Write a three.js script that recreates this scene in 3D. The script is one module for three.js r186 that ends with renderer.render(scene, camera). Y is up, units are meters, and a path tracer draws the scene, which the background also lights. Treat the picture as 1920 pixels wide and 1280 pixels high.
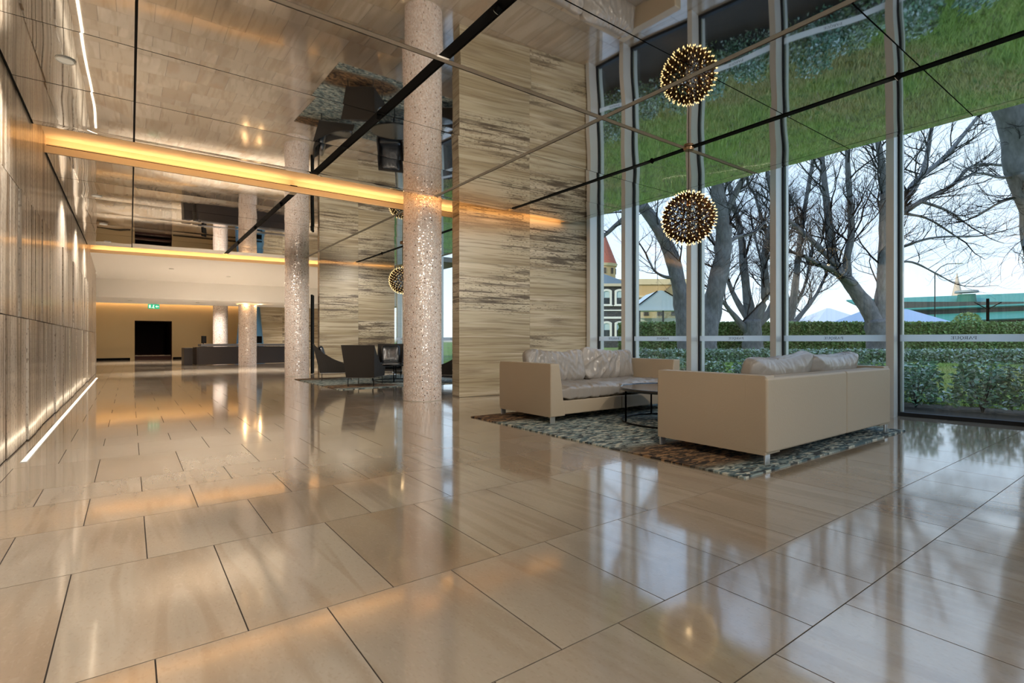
import * as THREE from 'three';
import { RoundedBoxGeometry } from 'three/addons/geometries/RoundedBoxGeometry.js';
import { mergeGeometries, mergeVertices } from 'three/addons/utils/BufferGeometryUtils.js';
import { TextGeometry } from 'three/addons/geometries/TextGeometry.js';
import { FontLoader } from 'three/addons/loaders/FontLoader.js';
import { RectAreaLightUniformsLib } from 'three/addons/lights/RectAreaLightUniformsLib.js';

// ---------------------------------------------------------------- camera, sky, sun, exposure
const scene = new THREE.Scene();
RectAreaLightUniformsLib.init();
const YAW = Math.atan(716 / 970.3);                       // the lens looks 36 degrees right of the lobby's length
const camera = new THREE.PerspectiveCamera(2 * Math.atan(640 / 970.3) * 180 / Math.PI, 1.5, 0.05, 600);
camera.position.set(0, 1, 0);
camera.lookAt(Math.sin(YAW), 1, -Math.cos(YAW));
camera.setViewOffset(1920, 1280, 0, 3, 1920, 1280);
const renderer = new THREE.WebGLRenderer({ antialias: true });
renderer.toneMapping = THREE.LinearToneMapping;
renderer.toneMappingExposure = 1.12;
renderer.shadowMap.enabled = true;

function rng(seed) { let a = seed >>> 0; return () => { a = (a + 0x6D2B79F5) | 0; let t = Math.imul(a ^ (a >>> 15), 1 | a); t = (t + Math.imul(t ^ (t >>> 7), 61 | t)) ^ t; return ((t ^ (t >>> 14)) >>> 0) / 4294967296; }; }
const PERM = new Uint8Array(512); { const r = rng(77); const p = [...Array(256).keys()]; for (let i = 255; i > 0; i--) { const j = Math.floor(r() * (i + 1)); [p[i], p[j]] = [p[j], p[i]]; } for (let i = 0; i < 512; i++) PERM[i] = p[i & 255]; }
const VAL = new Float32Array(256); { const r = rng(91); for (let i = 0; i < 256; i++) VAL[i] = r(); }
function vn(x, y) { const xi = Math.floor(x), yi = Math.floor(y); let fx = x - xi, fy = y - yi; fx = fx * fx * (3 - 2 * fx); fy = fy * fy * (3 - 2 * fy); const X = xi & 255, Y = yi & 255; const a = VAL[PERM[PERM[X] + Y]], b = VAL[PERM[PERM[X + 1] + Y]], c = VAL[PERM[PERM[X] + Y + 1]], d = VAL[PERM[PERM[X + 1] + Y + 1]]; return a + (b - a) * fx + (c - a) * fy + (a - b - c + d) * fx * fy; }
function fbm(x, y, o = 4) { let s = 0, a = .5, n = 0; for (let i = 0; i < o; i++) { s += a * vn(x + 17.3 * i, y + 9.1 * i); n += a; a *= .5; x *= 2.03; y *= 2.03; } return s / n; }
const clamp = (x, a = 0, b = 1) => Math.min(b, Math.max(a, x));
const sm = (a, b, x) => { const t = clamp((x - a) / (b - a)); return t * t * (3 - 2 * t); };
const mix = (a, b, t) => [a[0] + (b[0] - a[0]) * t, a[1] + (b[1] - a[1]) * t, a[2] + (b[2] - a[2]) * t];

// a winter morning sky: pale at the horizon, light blue above, thin high cloud
{
  const w = 1024, h = 512, data = new Float32Array(w * h * 4);
  for (let j = 0; j < h; j++) for (let i = 0; i < w; i++) {
    const el = ((j + .5) / h - .5) * Math.PI, az = (i / w) * Math.PI * 2, k = (j * w + i) * 4;
    const e = Math.max(0, Math.sin(el));
    let c = mix([1.32, 1.33, 1.36], [.36, .66, 1.26], Math.pow(e, .5));
    const cx = Math.cos(az) * Math.cos(el) / (e + .25), cz = Math.sin(az) * Math.cos(el) / (e + .25);
    const cl = sm(.48, .72, fbm(cx * 2.1 + 5, cz * 2.1 + 3, 5)) * .28;
    c = mix(c, [1.3, 1.31, 1.33], cl);
    if (el < 0) c = [.3, .3, .28];
    data[k] = c[0]; data[k + 1] = c[1]; data[k + 2] = c[2]; data[k + 3] = 1;
  }
  const t = new THREE.DataTexture(data, w, h, THREE.RGBAFormat, THREE.FloatType);
  t.mapping = THREE.EquirectangularReflectionMapping; t.magFilter = THREE.LinearFilter; t.minFilter = THREE.LinearFilter; t.needsUpdate = true;
  scene.background = t; scene.backgroundIntensity = 1.12;
}
// low sun from behind the hotel: it reaches the buildings across the park, the lawn lies in the hotel's shade
const sun = new THREE.DirectionalLight(new THREE.Color(1, .8, .56), 3.2);
sun.position.set(-64, 40, -46); sun.target.position.set(40, 0, -30);
sun.castShadow = true; sun.shadow.mapSize.set(2048, 2048);
Object.assign(sun.shadow.camera, { left: -120, right: 120, top: 90, bottom: -90, near: 1, far: 320 });
scene.add(sun, sun.target);

// ---------------------------------------------------------------- helpers
const taken = {};
function numbered(n) { const k = taken[n] = (taken[n] ?? -1) + 1; return k ? n + '_' + String(k).padStart(3, '0') : n; }
function setShadow(o) { o.castShadow = true; o.receiveShadow = true; return o; }
function thing(name, label, category, pos = [0, 0, 0], turn = 0, group) {
  const o = new THREE.Group(); o.name = numbered(name); o.position.set(...pos); o.rotation.y = turn;
  o.userData = { label, category }; if (group) o.userData.group = group; scene.add(o); return o;
}
function structure(name, label, category) { const o = new THREE.Group(); o.name = name; o.userData = { kind: 'structure', label, category }; scene.add(o); return o; }
function part(parent, name, geo, mat, x = 0, y = 0, z = 0) { const m = setShadow(new THREE.Mesh(geo, mat)); m.name = name; m.position.set(x, y, z); parent.add(m); return m; }
const V = (x, y, d) => new THREE.Vector3(x, y, -d);                       // x across the lobby, y up, d along the lobby
const SA = Math.sin(YAW), CA = Math.cos(YAW);
const G = (s, y, t) => new THREE.Vector3(t * SA + s * CA, y, -(t * CA - s * SA));   // garden grid: s metres along the park path, t metres out from the lobby's corner

function texture(size, sizeY, fn, opts = {}) {
  const d = new Uint8Array(size * sizeY * 4);
  for (let j = 0; j < sizeY; j++) for (let i = 0; i < size; i++) { const c = fn((i + .5) / size, (j + .5) / sizeY), k = (j * size + i) * 4; d[k] = clamp(c[0]) * 255; d[k + 1] = clamp(c[1]) * 255; d[k + 2] = clamp(c[2]) * 255; d[k + 3] = 255; }
  const t = new THREE.DataTexture(d, size, sizeY, THREE.RGBAFormat);
  t.wrapS = t.wrapT = THREE.MirroredRepeatWrapping; t.magFilter = THREE.LinearFilter; t.minFilter = THREE.LinearMipmapLinearFilter; t.generateMipmaps = true;
  if (opts.srgb !== false) t.colorSpace = THREE.SRGBColorSpace;
  if (opts.metres) t.repeat.set(1 / opts.metres[0], 1 / opts.metres[1]);
  t.needsUpdate = true; return t;
}
const std = (o) => new THREE.MeshStandardMaterial(o), phy = (o) => new THREE.MeshPhysicalMaterial(o);
const hex = (h) => new THREE.Color(h);

// box whose uv run in metres, u along its length and v along its height, shifted by (ou, ov)
function boxM(w, h, d, ou = 0, ov = 0, turned = false, seg = [1, 1, 1]) {
  const g = new THREE.BoxGeometry(w, h, d, ...seg), p = g.attributes.position, n = g.attributes.normal, uv = g.attributes.uv;
  for (let i = 0; i < p.count; i++) {
    const ax = Math.abs(n.getX(i)), ay = Math.abs(n.getY(i));
    let u, v; if (ay > .5) { u = p.getX(i); v = p.getZ(i); } else if (ax > .5) { u = p.getZ(i); v = p.getY(i); } else { u = p.getX(i); v = p.getY(i); }
    if (turned) [u, v] = [v, u];
    uv.setXY(i, u + ou, v + ov);
  }
  return g;
}
function at(g, x, y, z, ry = 0) { if (ry) g.rotateY(ry); g.translate(x, y, z); return g; }
// prism over four floor points [x, d]; uv in metres
function quadPrism(q, y0, y1, ou = 0, ov = 0) {
  const P = [], U = [], tri = (a, b, c, ua, ub, uc) => { P.push(...a, ...b, ...c); U.push(...ua, ...ub, ...uc); };
  const w = q.map(([x, d]) => [x, -d]);
  const T = w.map(([x, z]) => [x, y1, z]), B = w.map(([x, z]) => [x, y0, z]), UT = q.map(([x, d]) => [x + ou, d + ov]);
  tri(T[0], T[1], T[2], UT[0], UT[1], UT[2]); tri(T[0], T[2], T[3], UT[0], UT[2], UT[3]);
  tri(B[0], B[2], B[1], UT[0], UT[2], UT[1]); tri(B[0], B[3], B[2], UT[0], UT[3], UT[2]);
  for (let i = 0; i < 4; i++) { const j = (i + 1) % 4, L = Math.hypot(w[i][0] - w[j][0], w[i][1] - w[j][1]); tri(B[i], B[j], T[j], [ou, ov + y0], [ou + L, ov + y0], [ou + L, ov + y1]); tri(B[i], T[j], T[i], [ou, ov + y0], [ou + L, ov + y1], [ou, ov + y1]); }
  const g = new THREE.BufferGeometry(); g.setAttribute('position', new THREE.Float32BufferAttribute(P, 3)); g.setAttribute('uv', new THREE.Float32BufferAttribute(U, 2)); g.computeVertexNormals(); return g;
}
function tube(points, radii, sides = 6, cap = true) {
  const n = points.length, P = [], N = [], I = []; let up = new THREE.Vector3(0.13, 0.97, 0.2);
  for (let i = 0; i < n; i++) {
    const t = new THREE.Vector3().subVectors(points[Math.min(n - 1, i + 1)], points[Math.max(0, i - 1)]).normalize();
    let a = new THREE.Vector3().crossVectors(t, up); if (a.lengthSq() < 1e-4) a = new THREE.Vector3().crossVectors(t, new THREE.Vector3(1, 0, 0)); a.normalize(); const b = new THREE.Vector3().crossVectors(t, a);
    const r = Array.isArray(radii) ? radii[i] : radii;
    for (let k = 0; k < sides; k++) { const f = k / sides * Math.PI * 2, c = Math.cos(f), s = Math.sin(f); const nx = a.x * c + b.x * s, ny = a.y * c + b.y * s, nz = a.z * c + b.z * s; P.push(points[i].x + nx * r, points[i].y + ny * r, points[i].z + nz * r); N.push(nx, ny, nz); }
  }
  for (let i = 0; i < n - 1; i++) for (let k = 0; k < sides; k++) { const a = i * sides + k, b = i * sides + (k + 1) % sides; I.push(a, a + sides, b, b, a + sides, b + sides); }
  if (cap) for (const i of [0, n - 1]) { for (let k = 1; k < sides - 1; k++) i ? I.push(i * sides, i * sides + k + 1, i * sides + k) : I.push(0, k, k + 1); }
  const g = new THREE.BufferGeometry(); g.setAttribute('position', new THREE.Float32BufferAttribute(P, 3)); g.setAttribute('normal', new THREE.Float32BufferAttribute(N, 3)); g.setIndex(I); return g;
}
const rod = (a, b, r, sides = 8) => tube([a, b], r, sides);

// ---------------------------------------------------------------- surfaces
const H1 = 3.26;                                                         // mirror ceiling
const travertine = (seed, dark) => (u, v) => {
  const x = u * 3 + seed, y = v * 3 + seed * 1.7, wob = (fbm(x * .5, y * .9, 3) - .5) * .085, yy = y + wob;
  let c = mix([.79, .745, .64], [.67, .61, .49], sm(.25, .75, fbm(x * .3, yy * 4.6, 4)));
  c = mix(c, [.86, .81, .73], sm(.55, .85, fbm(x * .5 + 9, yy * 9, 4)) * .6);
  const fine = fbm(x * 1.5, yy * 46, 3); c = mix(c, [.52, .45, .35], sm(.46, .74, fine) * .6); c = mix(c, [.88, .84, .76], sm(.56, .8, fbm(x * .9 + 31, yy * 60 + 3, 3)) * .4);
  const zone = sm(.44, .64, fbm(x * .55 + 3, yy * 1.35 + 8, 3));
  const st = sm(.5, .72, fbm(x * 1.7 + 4, yy * 34, 4)); c = mix(c, [.34, .29, .23], st * zone * dark);
  const pit = sm(.7, .8, vn(x * 26, yy * 120)) * zone; c = mix(c, [.27, .22, .17], pit * .5);
  return c;
};
const tFin = texture(1024, 1024, travertine(2.3, .85), { metres: [3, 3] });
const tFinB = texture(1024, 1024, travertine(41.7, .7), { metres: [3, 3] });
const wallStone = (seed) => (u, v) => {                                   // u runs up the wall, v along it: streaks stand upright
  const x = u * 2.4 + seed, y = v * 3 + seed * .6, yy = y + (fbm(x * .6, y * 1.1, 2) - .5) * .08;
  let c = mix([.84, .80, .745], [.69, .63, .55], sm(.3, .72, fbm(x * .22, yy * 5.5, 4)));
  c = mix(c, [.88, .85, .80], sm(.5, .8, fbm(x * .3 + 7, yy * 14, 3)) * .6);
  c = mix(c, [.40, .32, .23], sm(.5, .7, fbm(x * .5 + 2, yy * 32, 3)) * .7);
  c = mix(c, [.3, .23, .16], sm(.66, .76, fbm(x * .35 + 12, yy * 15, 2)) * .55);
  c = mix(c, [.25, .19, .14], sm(.72, .8, vn(x * 40, yy * 90)) * .35);
  return c;
};
const tWall = texture(1024, 1024, wallStone(1.1), { metres: [2.4, 3] });
const floorStone = (seed) => (u, v) => {
  const x = u * 3 + seed, y = v * 3 + seed, w = (fbm(x * 1.1, y * .5, 3) - .5) * .3, xx = x + w;
  let c = mix([.705, .648, .575], [.655, .592, .515], sm(.3, .72, fbm(xx * 1.6, y * .55, 4)));
  c = mix(c, [.78, .72, .64], sm(.55, .8, fbm(xx * 5 + 8, y * 1.1, 4)) * .5);
  c = mix(c, [.60, .475, .36], sm(.62, .82, fbm(xx * 2.6 + 3, y * .5 + 5, 4)) * .4);
  c = mix(c, [.60, .52, .43], sm(.5, .72, fbm(xx * 15 + 20, y * 1.3, 3)) * .4); const g = vn(x * 190, y * 90); c = mix(c, [.54, .45, .36], sm(.72, .95, g) * .16);
  c = mix(c, [.80, .74, .66], sm(.72, .95, vn(x * 150 + 40, y * 60)) * .14);
  return c;
};
const tFloor = texture(1024, 1024, floorStone(3.7), { metres: [3, 3] });
const tFloorB = texture(1024, 1024, floorStone(61.2), { metres: [3, 3] });
const tRough = texture(512, 512, (u, v) => { const n = .5 + .35 * (fbm(u * 60, v * 60, 3) - .5) + .25 * (fbm(u * 8 + 3, v * 8, 3) - .5); return [n, n, n]; }, { srgb: false, metres: [1.5, 1.5] });
const tGrain = texture(512, 512, (u, v) => { const n = .5 + .5 * (fbm(u * 90, v * 90, 3) - .5); return [n, n, n]; }, { srgb: false, metres: [.8, .8] });
const rugColour = (u, v) => {
  const x = u * 3.3, y = v * 3.7;
  const a = fbm(x * 13 + 3, y * 38, 3), b = fbm(x * 15 + 30, y * 44 + 5, 3), z = fbm(x * .7 + 2, y * .8 + 6, 3);
  let c = mix([.56, .60, .57], [.33, .41, .42], sm(.42, .6, a));
  c = mix(c, [.78, .77, .70], sm(.54, .66, b));
  c = mix(c, [.14, .16, .16], sm(.57, .68, fbm(x * 14 + 11, y * 40 + 21, 3)) * .75);
  const brown = Math.max(sm(.5, .35, Math.hypot((x - .55) / 1.5, (y - .75) / .75) * .5 + z * .4 - .05), sm(.6, .4, Math.hypot((x - .4) / 1.1, (y - 3.5) / .5) * .5 + z * .3));
  const br = mix(mix([.36, .25, .15], [.60, .45, .29], sm(.4, .62, a)), [.12, .085, .055], sm(.52, .62, b));
  c = mix(c, br, brown * .92);
  return c;
};
const tRug = texture(1024, 1024, rugColour);
const tGrass = texture(1024, 1024, (u, v) => { const x = u * 12, y = v * 12; let c = mix([.34, .47, .16], [.52, .61, .25], fbm(x * .7, y * .7, 4)); c = mix(c, [.42, .40, .25], sm(.52, .72, fbm(x * .45 + 8, y * .45 + 3, 4)) * .7); c = mix(c, [.22, .34, .10], sm(.55, .8, fbm(x * 9, y * 9, 3)) * .8); return c; }, { metres: [12, 12] });
const tSoil = texture(512, 512, (u, v) => { const x = u * 4, y = v * 4; let c = mix([.32, .27, .23], [.44, .39, .34], fbm(x * 3, y * 3, 4)); c = mix(c, [.12, .09, .07], sm(.5, .8, fbm(x * 16, y * 16, 3))); return mix(c, [.5, .42, .32], sm(.74, .84, vn(x * 22, y * 22)) * .7); }, { metres: [4, 4] });
const tBark = texture(512, 512, (u, v) => { const n = fbm(u * 14, v * 4, 4), m = fbm(u * 40, v * 12, 3); return mix([.38, .37, .37], [.65, .64, .64], n * .7 + m * .3); }, { metres: [1, 1] });

const M = {
  fin: [phy({ map: tFin, roughness: .42, bumpMap: tFin, bumpScale: .0012, clearcoat: .15, clearcoatRoughness: .3 }), phy({ map: tFinB, roughness: .42, bumpMap: tFinB, bumpScale: .0012, clearcoat: .15, clearcoatRoughness: .3 })],
  wall: phy({ map: tWall, roughness: .4, clearcoat: .35, clearcoatRoughness: .12 }),
  wallGap: std({ color: 0x1d1814, roughness: .9 }),
  floor: [[tFloor, 0xffffff], [tFloorB, 0xffffff], [tFloor, 0xf7f3ee], [tFloorB, 0xf8f2ea]].map(([map, color]) => phy({ map, color, roughness: .21, roughnessMap: tRough, ior: 2.05, clearcoat: .6, clearcoatRoughness: .06 })),
  grout: std({ color: 0x2e241b, roughness: .9 }),
  mirror: std({ color: new THREE.Color(.76, .745, .72), metalness: 1, roughness: .025 }),
  black: phy({ color: 0x070707, roughness: .7, specularIntensity: .3 }),
  greyBar: std({ color: 0xbdb3a5, roughness: .5, metalness: .2 }),
  plaster: std({ color: 0xefece6, roughness: .85 }),
  cove: std({ color: 0xe8d9bd, roughness: .8 }),
  cream: std({ color: 0xcbb890, roughness: .8 }),
  concrete: std({ color: 0x8f8b85, roughness: .9 }),
  led: std({ color: 0x332211, emissive: new THREE.Color(1, .62, .27), emissiveIntensity: 1.5, roughness: .6 }),
  ledStrip: std({ color: 0x332b22, emissive: new THREE.Color(1, .84, .62), emissiveIntensity: 2.4, roughness: .6 }),
  lens: std({ color: 0x443c30, emissive: new THREE.Color(1, .86, .64), emissiveIntensity: .35, roughness: .5 }),
  glass: phy({ color: 0xf4fbfa, transmission: 1, thickness: 0, roughness: 0, ior: 1.5 }),
  film: phy({ color: 0xf2f8fc, transmission: .55, thickness: 0, roughness: 1, side: THREE.DoubleSide }),
  alu: std({ color: 0xd5d3ce, roughness: .4, metalness: .25 }),
  gasket: std({ color: 0x0d0f12, roughness: .6 }),
  ink: std({ color: 0x35404c, roughness: .8 }),
  leather: phy({ color: 0xb3a28a, roughness: .5, bumpMap: tGrain, bumpScale: .0012, sheen: .2, sheenRoughness: .5 }),
  leatherSoft: phy({ color: 0x9a9187, roughness: .26, bumpMap: tGrain, bumpScale: .0008, clearcoat: .12, clearcoatRoughness: .35 }),
  chrome: std({ color: 0xd6d3cf, roughness: .28, metalness: .85 }),
  tableTop: phy({ color: 0x0b0d14, roughness: .22, clearcoat: .8, clearcoatRoughness: .08 }),
  steelDark: std({ color: 0x17181a, roughness: .4, metalness: .6 }),
  chairShell: std({ color: 0x2c2620, roughness: .75, bumpMap: tGrain, bumpScale: .002 }),
  chairHide: phy({ color: 0x1b2026, roughness: .26, clearcoat: .6, clearcoatRoughness: .25 }),
  rug: std({ map: tRug, roughness: 1, bumpMap: tRug, bumpScale: .004 }),
  copper: std({ color: 0xd0935a, roughness: .35, metalness: .35 }),
  bulb: std({ color: 0x553c18, emissive: new THREE.Color(1, .68, .28), emissiveIntensity: 2.6, roughness: .4 }),
  columnCore: std({ color: 0xb59a86, roughness: .8 }),
  chip: phy({ color: 0xffffff, roughness: .2, clearcoat: .6, clearcoatRoughness: .08, metalness: .12 }),
  desk: phy({ color: 0x2e231d, roughness: .5, clearcoat: .2, clearcoatRoughness: .3 }),
  deskTop: std({ color: 0x77777a, roughness: .35 }),
  doorDark: std({ color: 0x4a2f24, roughness: .75 }),
  blueSteel: std({ color: 0x4f7fa6, roughness: .28, metalness: .85 }),
  exit: std({ color: 0x0b7a48, emissive: new THREE.Color(.05, .8, .42), emissiveIntensity: .55, roughness: .5 }),
  exitWhite: std({ color: 0xffffff, emissive: new THREE.Color(.8, 1, .9), emissiveIntensity: .8, roughness: .5 }),
  grass: std({ map: tGrass, roughness: 1 }),
  soil: std({ map: tSoil, roughness: 1, bumpMap: tSoil, bumpScale: .01 }),
  bark: std({ map: tBark, roughness: .95 }),
  twig: std({ color: 0x655a58, roughness: .95 }),
};
const leafMat = (c) => phy({ color: c, roughness: .5, transmission: .25, thickness: 0, side: THREE.DoubleSide });

// ---------------------------------------------------------------- the shell
const K = .128, XG = (d) => 8.507 - K * d;                               // the glass wall runs 7 degrees off the lobby's length
const slot2Front = (x) => 15.76 - K * x, slot2Back = (x) => 17.12 - K * x, bulk = (x) => 21.05 - K * x, bulkBack = (x) => 24.3 - K * x;
const rightEdge = (d) => Math.min(6.87, XG(d) - .15);

// floor: staggered stone tiles, rows of differing depth
{
  const floor = structure('floor', 'polished beige travertine floor of staggered tiles', 'floor');
  const rows = [-4.25, -4.0, -3.4, -2.6, -2.1, -1.4, -.9, 0.02, .83, 1.25, 1.97, 2.895, 3.605, 4.2, 4.66, 5.54, 6.21];
  const cyc = [.46, .88, .67, .72, .42, .92, .7, .6]; let i = 0; while (rows[rows.length - 1] < 32.4) rows.push(rows[rows.length - 1] + cyc[i++ % 8]);
  const r = rng(5), gap = .0023, tiles = [];
  for (let k = 0; k < rows.length - 1; k++) {
    const d0 = rows[k] + gap, d1 = rows[k + 1] - gap, dm = (d0 + d1) / 2;
    const left = dm > 20 ? -3.5 : -.83, xr = (d) => d > 23.4 ? 9.2 : d > 15.2 ? 6.9 : XG(d) + .06;
    const off = .328 + ((k % 2) ? -.265 : 0);
    for (let m = -9; m < 19; m++) {
      let x0 = off + m * .53 + gap, x1 = x0 + .53 - 2 * gap; if (x1 < left + .02) continue; x0 = Math.max(x0, left);
      const a = xr(d0), b = xr(d1); if (x0 > Math.min(a, b) - .03) continue;
      const q = [[x0, d0], [Math.min(x1, a), d0], [Math.min(x1, b), d1], [x0, d1]];
      const dist = Math.hypot((x0 + x1) / 2, dm), ang = Math.atan2((x0 + x1) / 2, dm) - YAW;
      const size = (Math.abs(ang) < .85 && dm > -.3) ? (d1 - d0) / Math.pow(dist, 3) : 0;
      tiles.push({ q, size, mat: Math.floor(r() * 4), ou: r() * 9, ov: r() * 9 });
    }
  }
  tiles.sort((a, b) => b.size - a.size);
  const rest = [[], [], [], []];
  tiles.forEach((t, n) => { const g = quadPrism(t.q, -.02, 0, t.ou, t.ov); if (n < 300) part(floor, n ? 'tile_' + String(n).padStart(3, '0') : 'tile', g, M.floor[t.mat]); else rest[t.mat].push(g); });
  rest.forEach((gs, n) => { const m = part(floor, n ? 'distant_tiles_00' + n : 'distant_tiles', mergeGeometries(gs), M.floor[n]); m.userData.kind = 'stuff'; });
  part(floor, 'grout_bed', quadPrism([[-3.7, -4.3], [9.4, -4.3], [9.4, 32.6], [-3.7, 32.6]], -.3, -.0025), M.grout).scale.set(1, 1, 1);
}
// left wall of upright travertine slabs
{
  const w = structure('wall_left', 'wall of upright vein-cut travertine slabs with open grooves', 'wall'), r = rng(8);
  part(w, 'backing', boxM(.25, 3.7, 24.3), M.wallGap, -.83 - .04 - .125, 1.85, -(20.05 + -4.25) / 2);
  const lower = [-4.2, -3.5, -2.3, -1.2, -.1, .9, 1.9, 2.8, 3.6, 4.3, 5.1, 5.92, 6.95, 7.58, 8.04, 8.51, 9.35, 9.83, 10.41, 11.34, 11.62, 12.24, 12.81, 13.57, 14.28, 15.08, 15.97, 16.7, 17.42, 18.2, 19.1, 20.05];
  const upper = [-4.2, -3.1, -2, -1.1, .1, 1.2, 2.2, 3.6, 4.5, 5.1, 5.77, 6.56, 6.76, 7.3, 7.55, 8.05, 8.62, 8.87, 10.33, 10.89, 11.24, 11.72, 12.13, 12.57, 12.93, 13.44, 14.28, 15.08, 15.97, 16.98, 17.89, 19.18, 20.05];
  const row = (list, y0, y1, gap, proud) => { for (let i = 0; i < list.length - 1; i++) { const L = list[i + 1] - list[i] - gap * (.6 + r() * .9), pr = proud * r(); part(w, 'slab', boxM(.05, y1 - y0, L, r() * 7, r() * 7, true), M.wall, -.83 - .025 + pr, (y0 + y1) / 2, -(list[i] + list[i + 1]) / 2); } };
  row(lower, .012, 1.205, .042, .02); row(upper, 1.215, 2.405, .048, .02);
  row([-4.2, -3.6, -1.2, 1.2, 3.6, 6, 8.42, 10.8, 13.2, 15.6, 18, 20.05], 2.412, H1 + .3, .004, .001);
  const w2 = structure('wall_return', 'cream plaster side wall of the far hall', 'wall');
  part(w2, 'panel', boxM(2.7, 3.7, .2), M.cream, -2.2, 1.85, -20.0);
  part(w2, 'panel', boxM(.2, 3.7, 12.6), M.cream, -3.6, 1.85, -26.2);
  const rear = structure('window_rear', 'glazed near end of the lobby behind the camera', 'window');
  part(rear, 'pane', boxM(9.8, 4.5, .02), M.glass, 4.1, 2.3, 4.26);
  for (let i = 0; i < 8; i++) part(rear, 'mullion', boxM(.08, 4.6, .2), M.alu, -.75 + i * 1.38, 2.3, 4.24);
}
// light line let into the floor beside the left wall
{
  const t = thing('floor_light_line', 'thin glowing light line in the floor along the stone wall', 'light', [-.7, 0, -11.6]);
  part(t, 'channel', boxM(.046, .004, 11.66), M.alu, 0, .002, 0);
  part(t, 'diffuser', boxM(.03, .003, 11.62), M.ledStrip, 0, .0052, 0);
  const l = new THREE.RectAreaLight(new THREE.Color(1, .8, .56), 7, .03, 11.6); l.position.set(0, .012, 0); l.lookAt(-.7, 5, -11.6); t.add(l);
  l.rotation.set(Math.PI / 2, 0, 0);
}

// mirror ceiling: slightly bowed polished panels
const ceiling = structure('ceiling', 'ceiling of polished mirror panels with dark joints and lit slots', 'ceiling');
function mirrorPanel(q, seed, n = 10) {
  const r = rng(seed), th = .03, g = new THREE.BoxGeometry(1, 1, 1, n, 1, n), p = g.attributes.position;
  const a1 = (r() - .5) * .0016, a2 = (r() - .5) * .0022, a3 = (r() - .5) * .0014, bow = .0012 + r() * .0016, f1 = r() * 6, tx = (r() - .5) * .0016, td = (r() - .5) * .0016;
  for (let i = 0; i < p.count; i++) {
    const u = p.getX(i) + .5, v = p.getZ(i) + .5, low = p.getY(i) < 0;
    const x = (q[0][0] * (1 - u) + q[1][0] * u) * (1 - v) + (q[3][0] * (1 - u) + q[2][0] * u) * v, d = (q[0][1] * (1 - u) + q[1][1] * u) * (1 - v) + (q[3][1] * (1 - u) + q[2][1] * u) * v;
    let y = H1 + (low ? 0 : th);
    if (low) y += -bow * (1 - Math.pow(2 * v - 1, 2)) * .8 + a1 * Math.sin(u * 5 + f1) + a2 * Math.sin(v * 6.3 + f1 * 2 + u * 1.7) + a3 * Math.cos(u * 9 - v * 4) + tx * (u - .5) + td * (v - .5);
    p.setXYZ(i, x, y, -d);
  }
  // the d axis runs to -z, so flip the winding
  const idx = g.index.array; for (let i = 0; i < idx.length; i += 3) { const t = idx[i]; idx[i] = idx[i + 1]; idx[i + 1] = t; }
  g.computeVertexNormals(); return g;
}
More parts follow.
